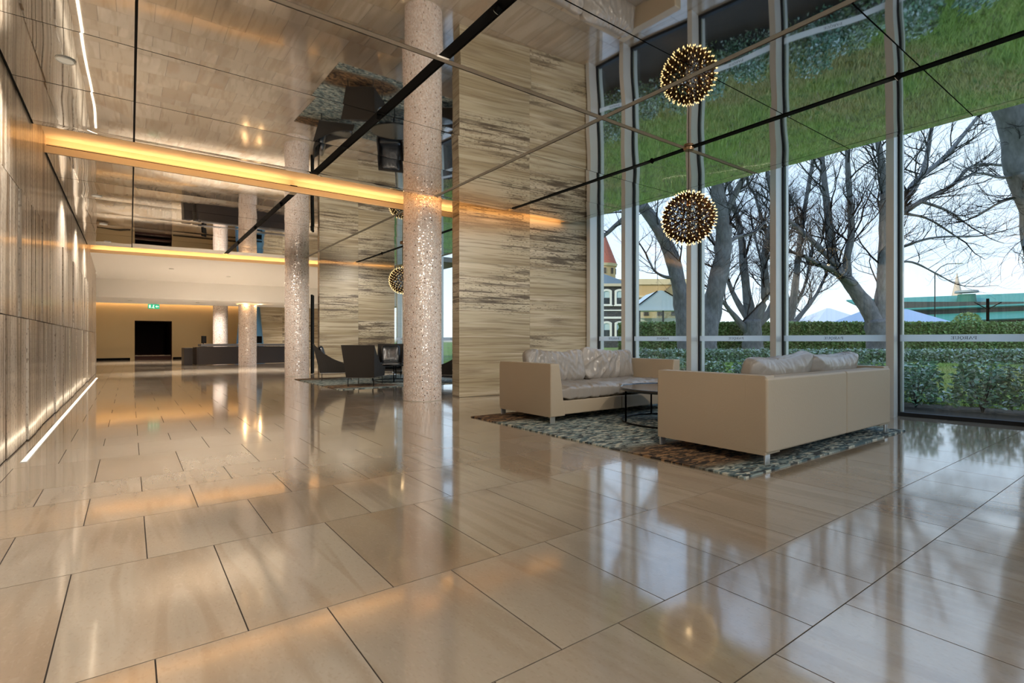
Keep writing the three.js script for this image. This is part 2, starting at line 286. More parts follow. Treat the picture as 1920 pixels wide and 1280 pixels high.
{
  const gap = .01, XC = [-.83, .035, 2.02, 3.87, 5.3, 6.7, 6.87], hw = [.02, .009, .052, .036, .038, .005, 0];
  const rowsA = [-4.16, -3.04, -1.92, -.8, .32, 1.44, 2.56, 3.7, 4.95, 6.08, 7.2, 7.34], rowsB = [8.38, 9.52, 10.65, 11.79, 12.92, 14.05, 99];
  let seed = 100;
  const lay = (rows, last) => {
    for (let k = 0; k < rows.length - 1; k++) for (let c = 0; c < 6; c++) {
      const g0 = Math.abs(rows[k] - 3.7) < .01 ? .034 : gap / 2, g1 = Math.abs(rows[k + 1] - 3.7) < .01 ? .034 : gap / 2;
      let x0 = XC[c] + hw[c], x1 = XC[c + 1] - hw[c + 1];
      const dA = rows[k] + g0, fB = (x) => last && k === rows.length - 2 ? last(x) : rows[k + 1] - g1;
      const cl = (x, d) => Math.min(x, rightEdge(d)); if (x0 > rightEdge(fB(x0)) - .02) continue;
      const q = [[x0, dA], [cl(x1, dA), dA], [cl(x1, fB(x1)), fB(cl(x1, fB(x1)))], [x0, fB(x0)]];
      const n = Math.min(q[1][0] - q[0][0], q[3][1] - q[0][1]) > .4 ? 12 : 4;
      part(ceiling, 'mirror_panel', mirrorPanel(q, seed++, n), M.mirror);
    }
  };
  lay(rowsA); lay(rowsB, slot2Front);
  for (const d of [...rowsA.slice(1, -1), ...rowsB.slice(1, -1)]) if (Math.abs(d - 3.7) > .01) part(ceiling, 'joint_strip', boxM(rightEdge(d) + .83, .004, gap + .004), M.black, (rightEdge(d) - .83) / 2, H1 + .006, -d);
  for (const [x, w] of [[-.82, .02], [.035, .02], [6.7, .012]]) { part(ceiling, 'joint_strip', boxM(w + .002, .004, 11.5), M.black, x, H1 + .006, -1.59); const e = x > 6 ? 13.4 : slot2Front(x); part(ceiling, 'joint_strip', boxM(w + .002, .004, e - 8.38), M.black, x, H1 + .006, -(e + 8.38) / 2); }
  // track channels and profile bars let into the gaps
  const bar = (name, x, d0, d1, w, mat, drop = 0, ht = .09) => { const e = part(ceiling, name, boxM(w, ht, d1 - d0), mat, x, H1 + ht / 2 + .004 - drop, -(d0 + d1) / 2); return e; };
  bar('lighting_track', 2.02, -4.16, 7.34, .1, M.black, -.012); bar('lighting_track', 2.02, 8.36, slot2Front(2.02), .1, M.black, -.012);
  bar('lighting_track', 5.3, -4.16, 7.14, .072, M.black, .012); bar('lighting_track', 5.3, 8.4, slot2Front(5.3) - .3, .072, M.black, .012);
  bar('profile_bar', 3.87, -4.16, 7.3, .056, M.greyBar, .002); bar('profile_bar', 3.87, 8.38, slot2Front(3.87), .056, M.greyBar, .002);
  part(ceiling, 'profile_bar', boxM(7.68, .09, .05), M.greyBar, 3.02, H1 + .047, -3.7);
  part(ceiling, 'joint_backing', boxM(7.75, .03, 11.4), M.black, 3.03, H1 + .12, -1.6);
  part(ceiling, 'joint_backing', quadPrism([[-.84, 8.5], [rightEdge(8.5), 8.5], [rightEdge(15), slot2Front(6.6)], [-.84, slot2Front(-.84)]], H1 + .105, H1 + .135), M.black);
  // slot one, over the near stone fin
  const slot = (front, back, x0, x1) => {
    const Q = (a, b, y0, y1, nm, m) => part(ceiling, nm, quadPrism([[x0, a(x0)], [x1, a(x1)], [x1, b(x1)], [x0, b(x0)]], y0, y1), m);
    Q((x) => front(x) - .32, (x) => back(x) + .3, H1 + .22, H1 + .26, 'slot_top', M.cove);
    Q((x) => back(x) + .14, (x) => back(x) + .2, H1 + .03, H1 + .24, 'slot_wall', M.cove);
    Q((x) => front(x) - .32, (x) => front(x) - .28, H1 + .1, H1 + .24, 'slot_wall', M.cove);
    Q((x) => back(x) - .02, back, H1, H1 + .085, 'slot_lip', M.cove);
    Q(back, (x) => back(x) + .2, H1 + .012, H1 + .035, 'slot_ledge', M.cove);
    Q((x) => front(x) - .3, (x) => front(x) - .035, H1 + .032, H1 + .05, 'slot_ledge', M.cove);
  };
  slot(() => 7.34, () => 8.37, -.84, 6.86);
  slot(slot2Front, slot2Back, -.84, 6.86);
  part(ceiling, 'slot_trim', boxM(.17, .2, 1.1), M.greyBar, 6.785, H1 + .104, -7.9);
  // white bulkheads of the far hall
  const slope = quadPrism([[-.84, slot2Back(-.84)], [6.95, slot2Back(6.95)], [6.95, bulk(6.95)], [-.84, bulk(-.84)]], 0, .06);
  { const p = slope.attributes.position; for (let i = 0; i < p.count; i++) { const d = -p.getZ(i), f = (d + K * p.getX(i) - 17.12) / (21.05 - 17.12); p.setY(i, p.getY(i) + H1 + (2.97 - H1) * f); } slope.computeVertexNormals(); }
  part(ceiling, 'sloped_soffit', slope, M.plaster);
  part(ceiling, 'soffit_infill', boxM(2.8, .06, 2.2), M.plaster, -2.2, 3.0, -20.9);
  const QB = (a, b, x0, x1, y0, y1, nm) => part(ceiling, nm, quadPrism([[x0, a(x0)], [x1, a(x1)], [x1, b(x1)], [x0, b(x0)]], y0, y1), M.plaster);
  QB(bulk, bulkBack, -3.6, 9.2, 2.38, 2.44, 'bulkhead_underside');
  QB(bulk, (x) => bulk(x) + .06, -3.6, 9.2, 2.44, 3.1, 'bulkhead_face');
  QB((x) => bulkBack(x) - .06, bulkBack, -3.6, 9.2, 2.44, 3.1, 'bulkhead_face');
  QB(bulkBack, () => 32.5, -3.6, 9.2, 3.05, 3.12, 'upper_soffit');
  part(ceiling, 'slab', boxM(10.9, .16, 37), M.concrete, 1.48, 3.68, -14.3);
  part(ceiling, 'slab', boxM(2.4, .16, 17.6), M.concrete, 8.1, 3.68, -24);
  // edge of the void along the glass
  part(ceiling, 'void_fascia', boxM(.06, 1.3, 19.4), M.plaster, 6.9, H1 + .69, -5.5);
  part(ceiling, 'void_soffit', quadPrism([[6.87, -4.3], [XG(-4.3) + .15, -4.3], [XG(15.2) + .15, 15.2], [6.5, 15.2]], 4.6, 4.72), M.plaster);
}
{
  const up = structure('upper_floors', 'hotel floors above the lobby', 'building');
  part(up, 'block', boxM(16, 24, 38), M.concrete, -3, 16.75, -14.8);
}
// strip lamps hidden in the slots
function stripLamp(label, x0, x1, dFn, y, towards, power, colour = new THREE.Color(1, .58, .26)) {
  const a = V(x0, y, dFn(x0)), b = V(x1, y, dFn(x1)), L = a.distanceTo(b), mid = a.clone().add(b).multiplyScalar(.5), turn = -Math.atan2(b.z - a.z, b.x - a.x);
  const t = thing('strip_lamp', label, 'light', mid.toArray(), turn, 'strip lamps hidden in ceiling slots');
  part(t, 'holder', boxM(L, .014, .03), M.alu, 0, -.012, 0);
  part(t, 'diffuser', boxM(L, .01, .024), M.led, 0, 0, 0);
  const l = new THREE.RectAreaLight(colour, power, L, .024); l.position.set(0, .008, 0);
  l.rotation.set(Math.PI / 2 + towards, 0, 0); t.add(l);                  // turned to shine upwards, leaning by "towards"
  return t;
}
stripLamp('warm strip lamp on the rear ledge of the near ceiling slot', -.8, 6.8, () => 8.44, H1 + .05, 0, 22);
stripLamp('warm strip lamp on the front ledge of the near ceiling slot', -.8, 6.8, () => 7.325, H1 + .06, -1.78, 62, new THREE.Color(1, .5, .17));
stripLamp('warm strip lamp on the rear ledge of the second ceiling slot', -.8, 6.5, (x) => slot2Back(x) + .07, H1 + .05, 0, 22);
stripLamp('warm strip lamp on the front ledge of the second ceiling slot', -.8, 6.5, (x) => slot2Front(x) - .015, H1 + .06, -1.78, 42, new THREE.Color(1, .5, .17));

// travertine fins standing square to the glass
function fin(name, label, x0, d0, L, cols, top, tall) {
  const w = structure(name, label, 'wall'), r = rng(Math.round(x0 * 100 + d0)); w.position.set(x0, 0, -d0); w.rotation.y = -Math.atan(K);
  part(w, 'core', boxM(L - .05, top - .02, .24), M.wallGap, L / 2 + .01, top / 2, -.16);
  const rows = [.004, .765, 1.565, 2.365, 3.165, top];
  const cw = L / cols;
  for (let c = 0; c < cols; c++) for (let k = 0; k < 5; k++) {
    const h = rows[k + 1] - rows[k] - .002, y = (rows[k] + rows[k + 1]) / 2, ou = r() * 9, ov = r() * 9, m = M.fin[(c + k) % 2];
    part(w, 'stone_panel', boxM(cw - .002, h, .03, ou, ov), m, cw * (c + .5), y, -.015);
    part(w, 'stone_panel', boxM(cw - .002, h, .03, r() * 9, r() * 9), m, cw * (c + .5), y, -.297);
    if (!c) part(w, 'end_panel', boxM(.03, h, .252, ou, ov), m, .015, y, -.156);
  }
  if (tall) part(w, 'stone_panel', boxM(tall, 1.14, .31, 1, 2), M.fin[0], L - tall / 2, top + .57, -.156);
  return w;
}
fin('wall_fin_near', 'large travertine fin wall behind the left cream sofa', 4.597, 7.773, 2.86, 2, H1 + .21, .62);
fin('wall_fin_middle', 'travertine fin wall behind the dark armchairs', 4.395, 15.31, 2.2, 2, H1 + .21, 0);
{
  const w = structure('wall_fin_far', 'far travertine wall beyond the reception desk', 'wall'), r = rng(3);
  for (let c = 0; c < 3; c++) for (let k = 0; k < 4; k++) part(w, 'stone_panel', boxM(1.36, .77, .06, r() * 9, r() * 9), M.fin[(c + k) % 2], 5.85 + c * 1.363, .39 + .772 * k, -29.5);
  part(w, 'core', boxM(4.1, 3.1, .3), M.wallGap, 7.2, 1.55, -29.69);
  part(w, 'side_panel', boxM(.06, 3.1, 2.9), M.cream, 5.13, 1.55, -30.9);
}
{
  const w = structure('wall_back', 'cream plaster end wall washed with warm light', 'wall');
  part(w, 'panel', boxM(3.77, 3.6, .2), M.cream, -1.7, 1.8, -32.4);
  part(w, 'panel', boxM(3.6, 3.6, .2), M.cream, 3.56, 1.8, -32.4);
  part(w, 'panel', boxM(1.58, 1.63, .2), M.cream, .97, 2.79, -32.4);
  const sk = structure('baseboard_back', 'dark baseboard along the end wall', 'baseboard');
  part(sk, 'board', boxM(3.5, .1, .02), M.black, -1.75, .05, -32.28); part(sk, 'board', boxM(3.3, .1, .02), M.black, 3.45, .05, -32.28);
  const d = structure('door_1', 'dark opening in the end wall with a row of pale pebbles', 'door');
  // a timber-lined passage runs back from the opening
  part(d, 'end_wall', boxM(1.7, 2.1, .06), M.doorDark, .97, 1.0, -39.4);
  part(d, 'side_lining', boxM(.06, 2.1, 7.1), M.doorDark, .16, 1, -35.9); part(d, 'side_lining', boxM(.06, 2.1, 7.1), M.doorDark, 1.78, 1, -35.9);
  part(d, 'top_lining', boxM(1.7, .06, 7.1), M.doorDark, .97, 2.0, -35.9);
  part(d, 'floor_lining', boxM(1.58, .03, 7.0), M.doorDark, .97, 0.0, -35.85);
  part(d, 'plinth', boxM(1.56, .14, .3), std({ color: 0x4a2417, roughness: .6 }), .97, .085, -32.75);
  const r = rng(4), pm = std({ color: 0xb9a99a, roughness: .8 });
  for (let i = 0; i < 22; i++) { const g = new THREE.IcosahedronGeometry(.045 + r() * .02, 1); g.scale(1.2, .7, 1); part(d, 'pebble', g, pm, .25 + i * .068, .18, -32.72 - r() * .1); }
}
stripLamp('warm strip lamp washing the top of the end wall', -3.4, 5, () => 32.0, 2.98, -Math.PI * .86, 150);
// right side of the far hall: glazing and a return wall
{
  const w = structure('window_far', 'tall glazing of the far hall behind the fins', 'window');
  part(w, 'pane', boxM(.02, 3.3, 8.1), M.glass, 6.93, 1.65, -19.4);
  for (let i = 0; i < 7; i++) part(w, 'mullion', boxM(.16, 3.3, .07), M.alu, 6.9, 1.65, -15.4 - i * 1.34);
  const b = structure('wall_far_right', 'plaster walls closing the far hall', 'wall');
  part(b, 'panel', boxM(2.4, 3.7, .2), M.plaster, 8.1, 1.85, -23.5); part(b, 'panel', boxM(.2, 3.7, 9.2), M.plaster, 9.3, 1.85, -28);
}

// ---------------------------------------------------------------- glass wall to the garden
{
  const font = await new FontLoader().loadAsync('fonts/droid/droid_serif_regular.typeface.json');
  const word = new TextGeometry('PARQUE', { font, size: .036, depth: .0008, curveSegments: 4 }); word.computeBoundingBox(); const ww = word.boundingBox.max.x;
  { // spread the letters a little
    word.translate(-ww / 2, 0, 0); word.scale(1.22, 1, 1);
  }
  const turn = Math.atan(K), posts = [-4.3, -2.94, -1.57, -.2, 1.14, 2.51, 3.93, 5.26, 6.55, 7.36, 8.7, 10.05, 11.4, 12.75, 14.1, 14.98];
  const top = 4.6, cosK = Math.cos(turn);
  for (let i = 0; i < posts.length - 1; i++) {
    const a = posts[i], b = posts[i + 1], m = (a + b) / 2, L = (b - a) / cosK;
    const w = structure('window_' + (i + 1), 'floor-to-ceiling garden glass pane with a frosted lettered band', 'window');
    w.position.set(XG(m), 0, -m); w.rotation.y = turn;                    // local z runs along the glass, local -x points indoors
    part(w, 'pane', boxM(.016, top - .06, L - .03), M.glass, 0, top / 2, 0);
    part(w, 'film_band', new THREE.PlaneGeometry(L - .1, .088).rotateY(-Math.PI / 2), M.film, -.0125, 1.024, 0);
    const t = part(w, 'lettering', word, M.ink, -.0135, 1.008, 0); t.rotation.y = Math.PI / 2; t.position.x = -.0136;
    part(w, 'sill', boxM(.09, .05, L), M.gasket, 0, .024, 0);
    part(w, 'head', boxM(.1, .06, L), M.alu, 0, top - .02, 0);
    const z = L / 2;                                                      // post at the near end of the pane
    part(w, 'mullion', boxM(.25, top, .085), M.alu, -.155, top / 2, z - .01);
    part(w, 'gasket', boxM(.05, top, .125), M.gasket, -.012, top / 2, z - .01);
    part(w, 'outer_cap', boxM(.1, top, .17), M.alu, .068, top / 2, z - .01);
  }
}

// ---------------------------------------------------------------- mosaic columns
function column(x, d, top, chip, label, ring) {
  const t = thing('mosaic_column', label, 'column', [x, 0, -d], 0, 'round mosaic columns'), R = .312, r = rng(Math.round(d * 10));
  part(t, 'core', new THREE.CylinderGeometry(R - .002, R - .002, top, 48), M.columnCore, 0, top / 2, 0);
  const n = Math.round(2 * Math.PI * R / chip), m = Math.floor((top - .012) / chip), g = new THREE.BoxGeometry(chip - .0022, chip - .0022, .006);
  const inst = setShadow(new THREE.InstancedMesh(g, M.chip, n * m)), o = new THREE.Object3D(), c = new THREE.Color(); inst.name = 'mosaic_chips'; inst.userData.kind = 'stuff';
  let k = 0;
  for (let i = 0; i < n; i++) for (let j = 0; j < m; j++) {
    const a = (i + .5) / n * Math.PI * 2; o.position.set(Math.cos(a) * R, .012 + (j + .5) * chip, Math.sin(a) * R);
    o.rotation.set(0, 0, 0); o.rotation.order = 'YXZ'; o.rotation.y = Math.PI / 2 - a + (r() - .5) * .34; o.rotation.x = (r() - .5) * .34; o.updateMatrix(); inst.setMatrixAt(k, o.matrix);
    const q = r(), w = .8 + r() * .25; if (q < .012) c.setRGB(.2, .13, .09); else if (q < .14) c.setRGB(.68 * w, .54 * w, .44 * w); else if (q < .3) c.setRGB(.86 * w, .80 * w, .74 * w); else c.setRGB(.8 * w, .68 * w, .6 * w);
    inst.setColorAt(k++, c);
  }
  t.add(inst);
  part(t, 'foot_ring', new THREE.CylinderGeometry(R + .004, R + .004, .012, 48), M.greyBar, 0, .006, 0);
  if (ring) { part(t, 'light_ring', new THREE.TorusGeometry(R + .07, .012, 8, 48).rotateX(Math.PI / 2), M.led, 0, top - .012, 0); const l = new THREE.PointLight(new THREE.Color(1, .62, .28), .5); l.position.set(R + .09, top - .03, R * .4 + .1); l.castShadow = true; t.add(l); const l2 = l.clone(); l2.position.set(-R * .5, top - .03, R + .1); t.add(l2); }
  return t;
}
column(3.95, 7.88, H1 + .215, .019, 'nearest mosaic column, left of the large travertine wall', false);
column(3.75, 15.2, H1 + .04, .022, 'mosaic column left of the dark armchairs', false);
column(3.66, 22.2, 2.38, .026, 'mosaic column standing in front of the reception desk', true);
column(3.5, 28.4, 3.05, .032, 'farthest mosaic column, behind the reception desk', false);

// ---------------------------------------------------------------- rugs
function rug(label, x0, d0, w, l) {
  const g = new THREE.BoxGeometry(w, .012, l, 1, 1, 1); const p = g.attributes.position, uv = g.attributes.uv; for (let i = 0; i < p.count; i++) uv.setXY(i, p.getX(i) / w + .5, .5 - p.getZ(i) / l);
  const m = setShadow(new THREE.Mesh(g, M.rug)); m.name = numbered('rug'); m.position.set(x0 + w / 2, .0065, -(d0 + l / 2)); m.userData = { label, category: 'rug', group: 'mottled rugs' }; scene.add(m);
}
rug('mottled teal and brown rug under the cream sofas', 3.545, 2.0, 3.28, 3.7);
rug('mottled rug under the dark armchairs', 3.345, 10.3, 3.28, 3.5);

// ---------------------------------------------------------------- sofas
// soft cushion: a rounded box with a bulge, creases and a sagging top edge
function cushion(w, h, d, seed, o = {}) {
  const n = o.n ?? 76, g0 = new THREE.BoxGeometry(2, 2, 2, n, Math.round(n * .6), Math.max(8, Math.round(n * .25))); g0.deleteAttribute('uv'); const g = mergeVertices(g0, 1e-4), p = g.attributes.position;
  const uv = new Float32Array(p.count * 2);
  for (let i = 0; i < p.count; i++) {
    let x = p.getX(i), y = p.getY(i), z = p.getZ(i);
    const e = o.round ?? 6, L = Math.pow(Math.pow(Math.abs(x), e) + Math.pow(Math.abs(y), e) + Math.pow(Math.abs(z), e), 1 / e); x /= L; y /= L; z /= L;
    let X = x * w / 2, Y = y * h / 2, Z = z * d / 2;
    const thinAxis = o.flat ? 'y' : 'z';
    // pinched rim, full middle
    const ex = Math.pow(Math.abs(x), 4), ey = Math.pow(Math.abs(thinAxis === 'z' ? y : z), 4), full = 1 - (o.pinch ?? .4) * Math.max(ex, ey) ;
    if (thinAxis === 'z') Z *= full; else Y *= full;
    const a = thinAxis === 'z' ? [X, Y] : [X, Z], cr = o.crease ?? .012;
    const wx = a[0] * 13 + seed, wy = a[1] * 9 + seed * 2;
    const fan = Math.atan2(a[1] - (o.fy ?? -.5), a[0] - (o.fx ?? .1)) * (o.rays ?? 15);
    const ridge = (q) => 1 - Math.abs(2 * q - 1);
    let disp = cr * (ridge(fbm(fan * .35 + seed, Math.hypot(a[0], a[1]) * 3 + seed, 2)) - .55) + cr * .9 * (ridge(fbm(wx * .75 + wy * .28, wy * .22 - wx * .1, 3)) - .6) + cr * .5 * (fbm(wx * 2.2, wy * 1.4, 2) - .5);
    if (thinAxis === 'z' && z > .2) disp *= .25;
    const faceOn = Math.abs(thinAxis === 'z' ? z : y);
    const s = Math.sign(thinAxis === 'z' ? z : y) * Math.pow(faceOn, .6);
    if (thinAxis === 'z') { Z += disp * s; Y += disp * .5 * y; } else { Y += disp * s; Z += disp * .4 * z; }
    if (o.sag) { const f = sm(-.2, 1, y); Y += -o.sag * f * (Math.cos(x * Math.PI * .5)) + (o.tilt ?? 0) * f * x; }
    p.setXYZ(i, X, Y, Z); uv[i * 2] = X + Z * .5; uv[i * 2 + 1] = Y + Z * .5;
  }
  g.setAttribute('uv', new THREE.BufferAttribute(uv, 2)); g.computeVertexNormals(); return g;
}
function rbox(w, h, d, r = .02, seg = 3) { const g = new RoundedBoxGeometry(w, h, d, seg, r); const p = g.attributes.position, uv = g.attributes.uv; for (let i = 0; i < p.count; i++) uv.setXY(i, p.getX(i) + p.getZ(i), p.getY(i) + p.getZ(i) * .3); return g; }
function sofa(label, x, d, turn, seed, W, dep) {
  const t = thing('sofa', label, 'sofa', [x, 0, -d], turn, 'cream leather sofas'), H = .70, y0 = .105, zb = dep / 2;
  // back in two upholstered panels with a seam between them
  const split = W * .07, w1 = W / 2 + split, w2 = W / 2 - split;
  part(t, 'back_panel', rbox(w1 - .002, H - y0, .2, .022), M.leather, -W / 2 + w1 / 2, (H + y0) / 2, zb - .1);
  part(t, 'back_panel', rbox(w2 - .002, H - y0, .2, .022), M.leather, W / 2 - w2 / 2, (H + y0) / 2, zb - .1);
  for (const s of [-1, 1]) {
    const sh = new THREE.Shape(); sh.moveTo(0, y0); sh.lineTo(.2, y0); sh.lineTo(.11, H); sh.lineTo(0, H); sh.closePath();
    const g = new THREE.ExtrudeGeometry(sh, { depth: dep - .05, bevelEnabled: true, bevelSize: .016, bevelThickness: .016, bevelSegments: 3, curveSegments: 4 });
    g.translate(0.016, 0, -(dep - .05) / 2 - .004); if (s > 0) { g.scale(-1, 1, 1); const ix = g.attributes.position; for (let i = 0; i < ix.count; i += 3) for (const at2 of ['position', 'normal', 'uv']) { const A = g.attributes[at2], n = A.itemSize; for (let k = 0; k < n; k++) { const q = A.array[(i + 1) * n + k]; A.array[(i + 1) * n + k] = A.array[(i + 2) * n + k]; A.array[(i + 2) * n + k] = q; } } g.computeVertexNormals(); }
    g.translate(s * W / 2 + (s < 0 ? .002 : -.002), 0, 0);
    part(t, 'arm', g, M.leather);
  }
  for (const s of [-1, 1]) part(t, 'base_panel', rbox((W - .4) / 2 - .002, .165, dep - .1, .012), M.leather, s * (W - .4) / 4, y0 + .0825, -.035);
  const iw = (W - .30) / 2;
  for (const s of [-1, 1]) {
    part(t, 'seat_cushion', cushion(iw, .17, dep - .22, seed + s, { flat: true, round: 9, pinch: .22, crease: .026, fx: s * -.1, fy: -.2, rays: 12 }), M.leatherSoft, s * (iw / 2 + .002) * .96, y0 + .165 + .085, -.1);
    const bc = part(t, 'back_cushion', cushion(iw * .955, .47, .2, seed * 3 + s + 5, { round: 6, pinch: .5, crease: .034, fx: s * .25, fy: .35, rays: 16, sag: .055, tilt: s * -.012 + .02 }), M.leatherSoft, s * (iw / 2 + .004) * .94, y0 + .165 + .16 + .225, zb - .3);
    bc.rotation.x = .2;
  }
  for (const sx of [-1, 1]) for (const sz of [-1, 1]) {
    const g = mergeGeometries([rbox(.075, .1, .016, .005), at(rbox(.075, .016, .075, .005), 0, .045, -.03 * sz)]);
    part(t, 'leg', g, M.chrome, sx * (W / 2 - .05), .05 + .0125, sz * (dep / 2 - .03));
  }
  return t;
}
sofa('cream leather sofa facing the camera, in front of the travertine wall', 5.2, 5.13, Math.PI, 3, 2.48, 1.06);
sofa('cream leather sofa seen from behind, nearest the camera', 5.31, 2.6, 0, 11, 2.6, 1.06);

// ---------------------------------------------------------------- round tables
function roundTable(label, x, d, R) {
  const t = thing('coffee_table', label, 'table', [x, .0125, -d], 0, 'round coffee tables'), h = .42;
  const pr = [[0, -.028], [R - .012, -.028], [R, -.02], [R, .01], [R - .01, .012], [R - .014, .004], [0, .004]].map(([a, b]) => new THREE.Vector2(a, b));
  part(t, 'table_top', new THREE.LatheGeometry(pr, 64), M.tableTop, 0, h - .012, 0);
  part(t, 'base_ring', new THREE.TorusGeometry(R - .03, .011, 8, 64).rotateX(Math.PI / 2), M.steelDark, 0, .011, 0);
  for (let i = 0; i < 4; i++) { const a = i * Math.PI / 2 + 3.6; part(t, 'leg', rod(new THREE.Vector3(Math.cos(a) * (R - .03), .01, Math.sin(a) * (R - .03)), new THREE.Vector3(Math.cos(a) * (R - .03), h - .036, Math.sin(a) * (R - .03)), .011), M.steelDark); }
  return t;
}
roundTable('round black coffee table between the cream sofas', 5.28, 3.87, .64);
roundTable('round black coffee table among the dark armchairs', 5.15, 11.75, .55);

// ---------------------------------------------------------------- armchairs
function armchair(label, x, d, heading) {
  const t = thing('armchair', label, 'chair', [x, .0125, -d], -heading, 'dark armchairs around the far round table'), W = .7;
  const seatY = .19;
  // wing panel: sweeps from the high back down to the low front
  const wing = (s) => {
    const n = 18, P = [], I = [];
    for (let k = 0; k < 2; k++) for (let i = 0; i <= n; i++) {
      const f = i / n, z = .40 - f * .78, lean = .12 * (1 - f);
      const topY = .2 + .68 * Math.pow(1 - f, 2.0) * (1) + .19 * (1 - Math.pow(1 - f, 2)) , sweep = Math.max(topY, .37);
      const off = (k ? .03 : 0);
      P.push(s * (W / 2 - .05 - off), seatY, z - .04, s * (W / 2 + .0 - off - f * .02), sweep, z + lean);
    }
    const q = (a, b, c, e) => I.push(a, b, c, a, c, e), m = (n + 1) * 2;
    for (let i = 0; i < n; i++) { const a = i * 2; q(a, a + 2, a + 3, a + 1); q(m + a, m + a + 1, m + a + 3, m + a + 2); q(a + 1, a + 3, m + a + 3, m + a + 1); q(a, m + a, m + a + 2, a + 2); }
    q(0, 1, m + 1, m); q(2 * n, m + 2 * n, m + 2 * n + 1, 2 * n + 1);
    let g = new THREE.BufferGeometry(); g.setAttribute('position', new THREE.Float32BufferAttribute(P, 3)); g.setIndex(I); g = g.toNonIndexed(); g.computeVertexNormals(); return g;
  };
  for (const s of [-1, 1]) part(t, 'wing', wing(s), M.chairShell);
  // leaning back panel
  const bp = new THREE.BoxGeometry(1, 1, .035, 1, 1, 1), p = bp.attributes.position; for (let i = 0; i < p.count; i++) { const v = p.getY(i) + .5; p.setXYZ(i, p.getX(i) * (W - .1 + v * .1), seatY + v * .69, p.getZ(i) + .36 + v * .16); } bp.computeVertexNormals();
  part(t, 'back_panel', bp, M.chairShell);
  part(t, 'seat_base', rbox(W - .12, .05, .74, .012), M.chairShell, 0, seatY + .025, -.01);
  const sc = part(t, 'seat_cushion', cushion(W - .17, .17, .66, 7, { flat: true, round: 8, pinch: .2, crease: .006, n: 22 }), M.chairHide, 0, seatY + .135, -.03);
  const bc = part(t, 'back_cushion', cushion(W - .2, .5, .13, 9, { round: 6, pinch: .35, crease: .008, n: 22 }), M.chairHide, 0, .60, .31); bc.rotation.x = -.24 * -1;
  part(t, 'under_frame', rbox(W - .12, .012, .74, .004), M.chrome, 0, seatY - .006, -.01);
  for (const sx of [-1, 1]) for (const sz of [-1, 1]) part(t, 'leg', rod(new THREE.Vector3(sx * (W / 2 - .08), 0, sz * .34 - .01), new THREE.Vector3(sx * (W / 2 - .08), seatY - .008, sz * .34 - .01), .008), M.chrome);
  return t;
}
const deg = Math.PI / 180;
armchair('dark armchair with its back to the camera, beside the round table', 4.14, 11.0, 38 * deg);
armchair('dark armchair seen side-on at the left end of the group', 4.12, 12.95, 106 * deg);
armchair('dark armchair facing the camera across the small round table', 5.55, 12.95, 205 * deg);
armchair('dark armchair mostly hidden behind the edge of the travertine wall', 6.02, 10.6, -48 * deg);

// ---------------------------------------------------------------- globe chandeliers
function chandelier(label, x, y, d, R = .31) {
  const t = thing('globe_chandelier', label, 'chandelier', [x, y, -d], 0, 'globe chandeliers'), r = rng(21);
  const pts = [], N = 300; for (let i = 0; i < N; i++) { const f = Math.acos(1 - 2 * (i + .5) / N), a = i * 2.399963; pts.push(new THREE.Vector3(Math.sin(f) * Math.cos(a), Math.cos(f), Math.sin(f) * Math.sin(a))); }
  const wires = [], bulbs = new THREE.InstancedMesh(new THREE.CapsuleGeometry(.0042, .014, 3, 6), M.bulb, N), o = new THREE.Object3D();
  pts.forEach((p, i) => {
    const near = pts.map((q, j) => [q.distanceToSquared(p), j]).sort((a, b) => a[0] - b[0]);
    for (let k = 1; k <= 6; k++) { const j = near[k][1]; if (j > i || r() < .25) wires.push(tube([p.clone().multiplyScalar(R * .97), p.clone().add(pts[j]).multiplyScalar(.5).normalize().multiplyScalar(R * .82), pts[j].clone().multiplyScalar(R * .97)], .0042, 4, false)); }
    const far = pts[near[7 + Math.floor(r() * 9)][1]]; wires.push(tube([p.clone().multiplyScalar(R * .96), p.clone().multiplyScalar(R * .72).addScaledVector(far, R * .1), far.clone().multiplyScalar(R * .9)], .0042, 4, false));
    o.position.copy(p).multiplyScalar(R); o.quaternion.setFromUnitVectors(new THREE.Vector3(0, 1, 0), p); o.updateMatrix(); bulbs.setMatrixAt(i, o.matrix);
  });
  const wm = part(t, 'wire_globe', mergeGeometries(wires), M.copper); wm.userData.kind = 'stuff';
  bulbs.name = 'bulbs'; bulbs.userData.kind = 'stuff'; setShadow(bulbs); t.add(bulbs);
  part(t, 'hub', new THREE.SphereGeometry(.03, 16, 10), M.copper, 0, R * .55, 0);
  part(t, 'stem', rod(new THREE.Vector3(0, R * .5, 0), new THREE.Vector3(0, H1 - y - .02, 0), .004), M.copper);
  part(t, 'ceiling_rose', new THREE.CylinderGeometry(.06, .055, .03, 32), std({ color: 0x9a7a5c, roughness: .4, metalness: .6 }), 0, H1 - y - .019, 0);
  const l = new THREE.PointLight(new THREE.Color(1, .68, .34), .05); l.castShadow = true; l.shadow.radius = 1; t.add(l);
}
chandelier('globe chandelier of copper wires and tiny bulbs above the cream sofas', 5.28, 2.43, 3.66);
chandelier('globe chandelier partly behind the nearest mosaic column', 5.1, 2.38, 11.2);

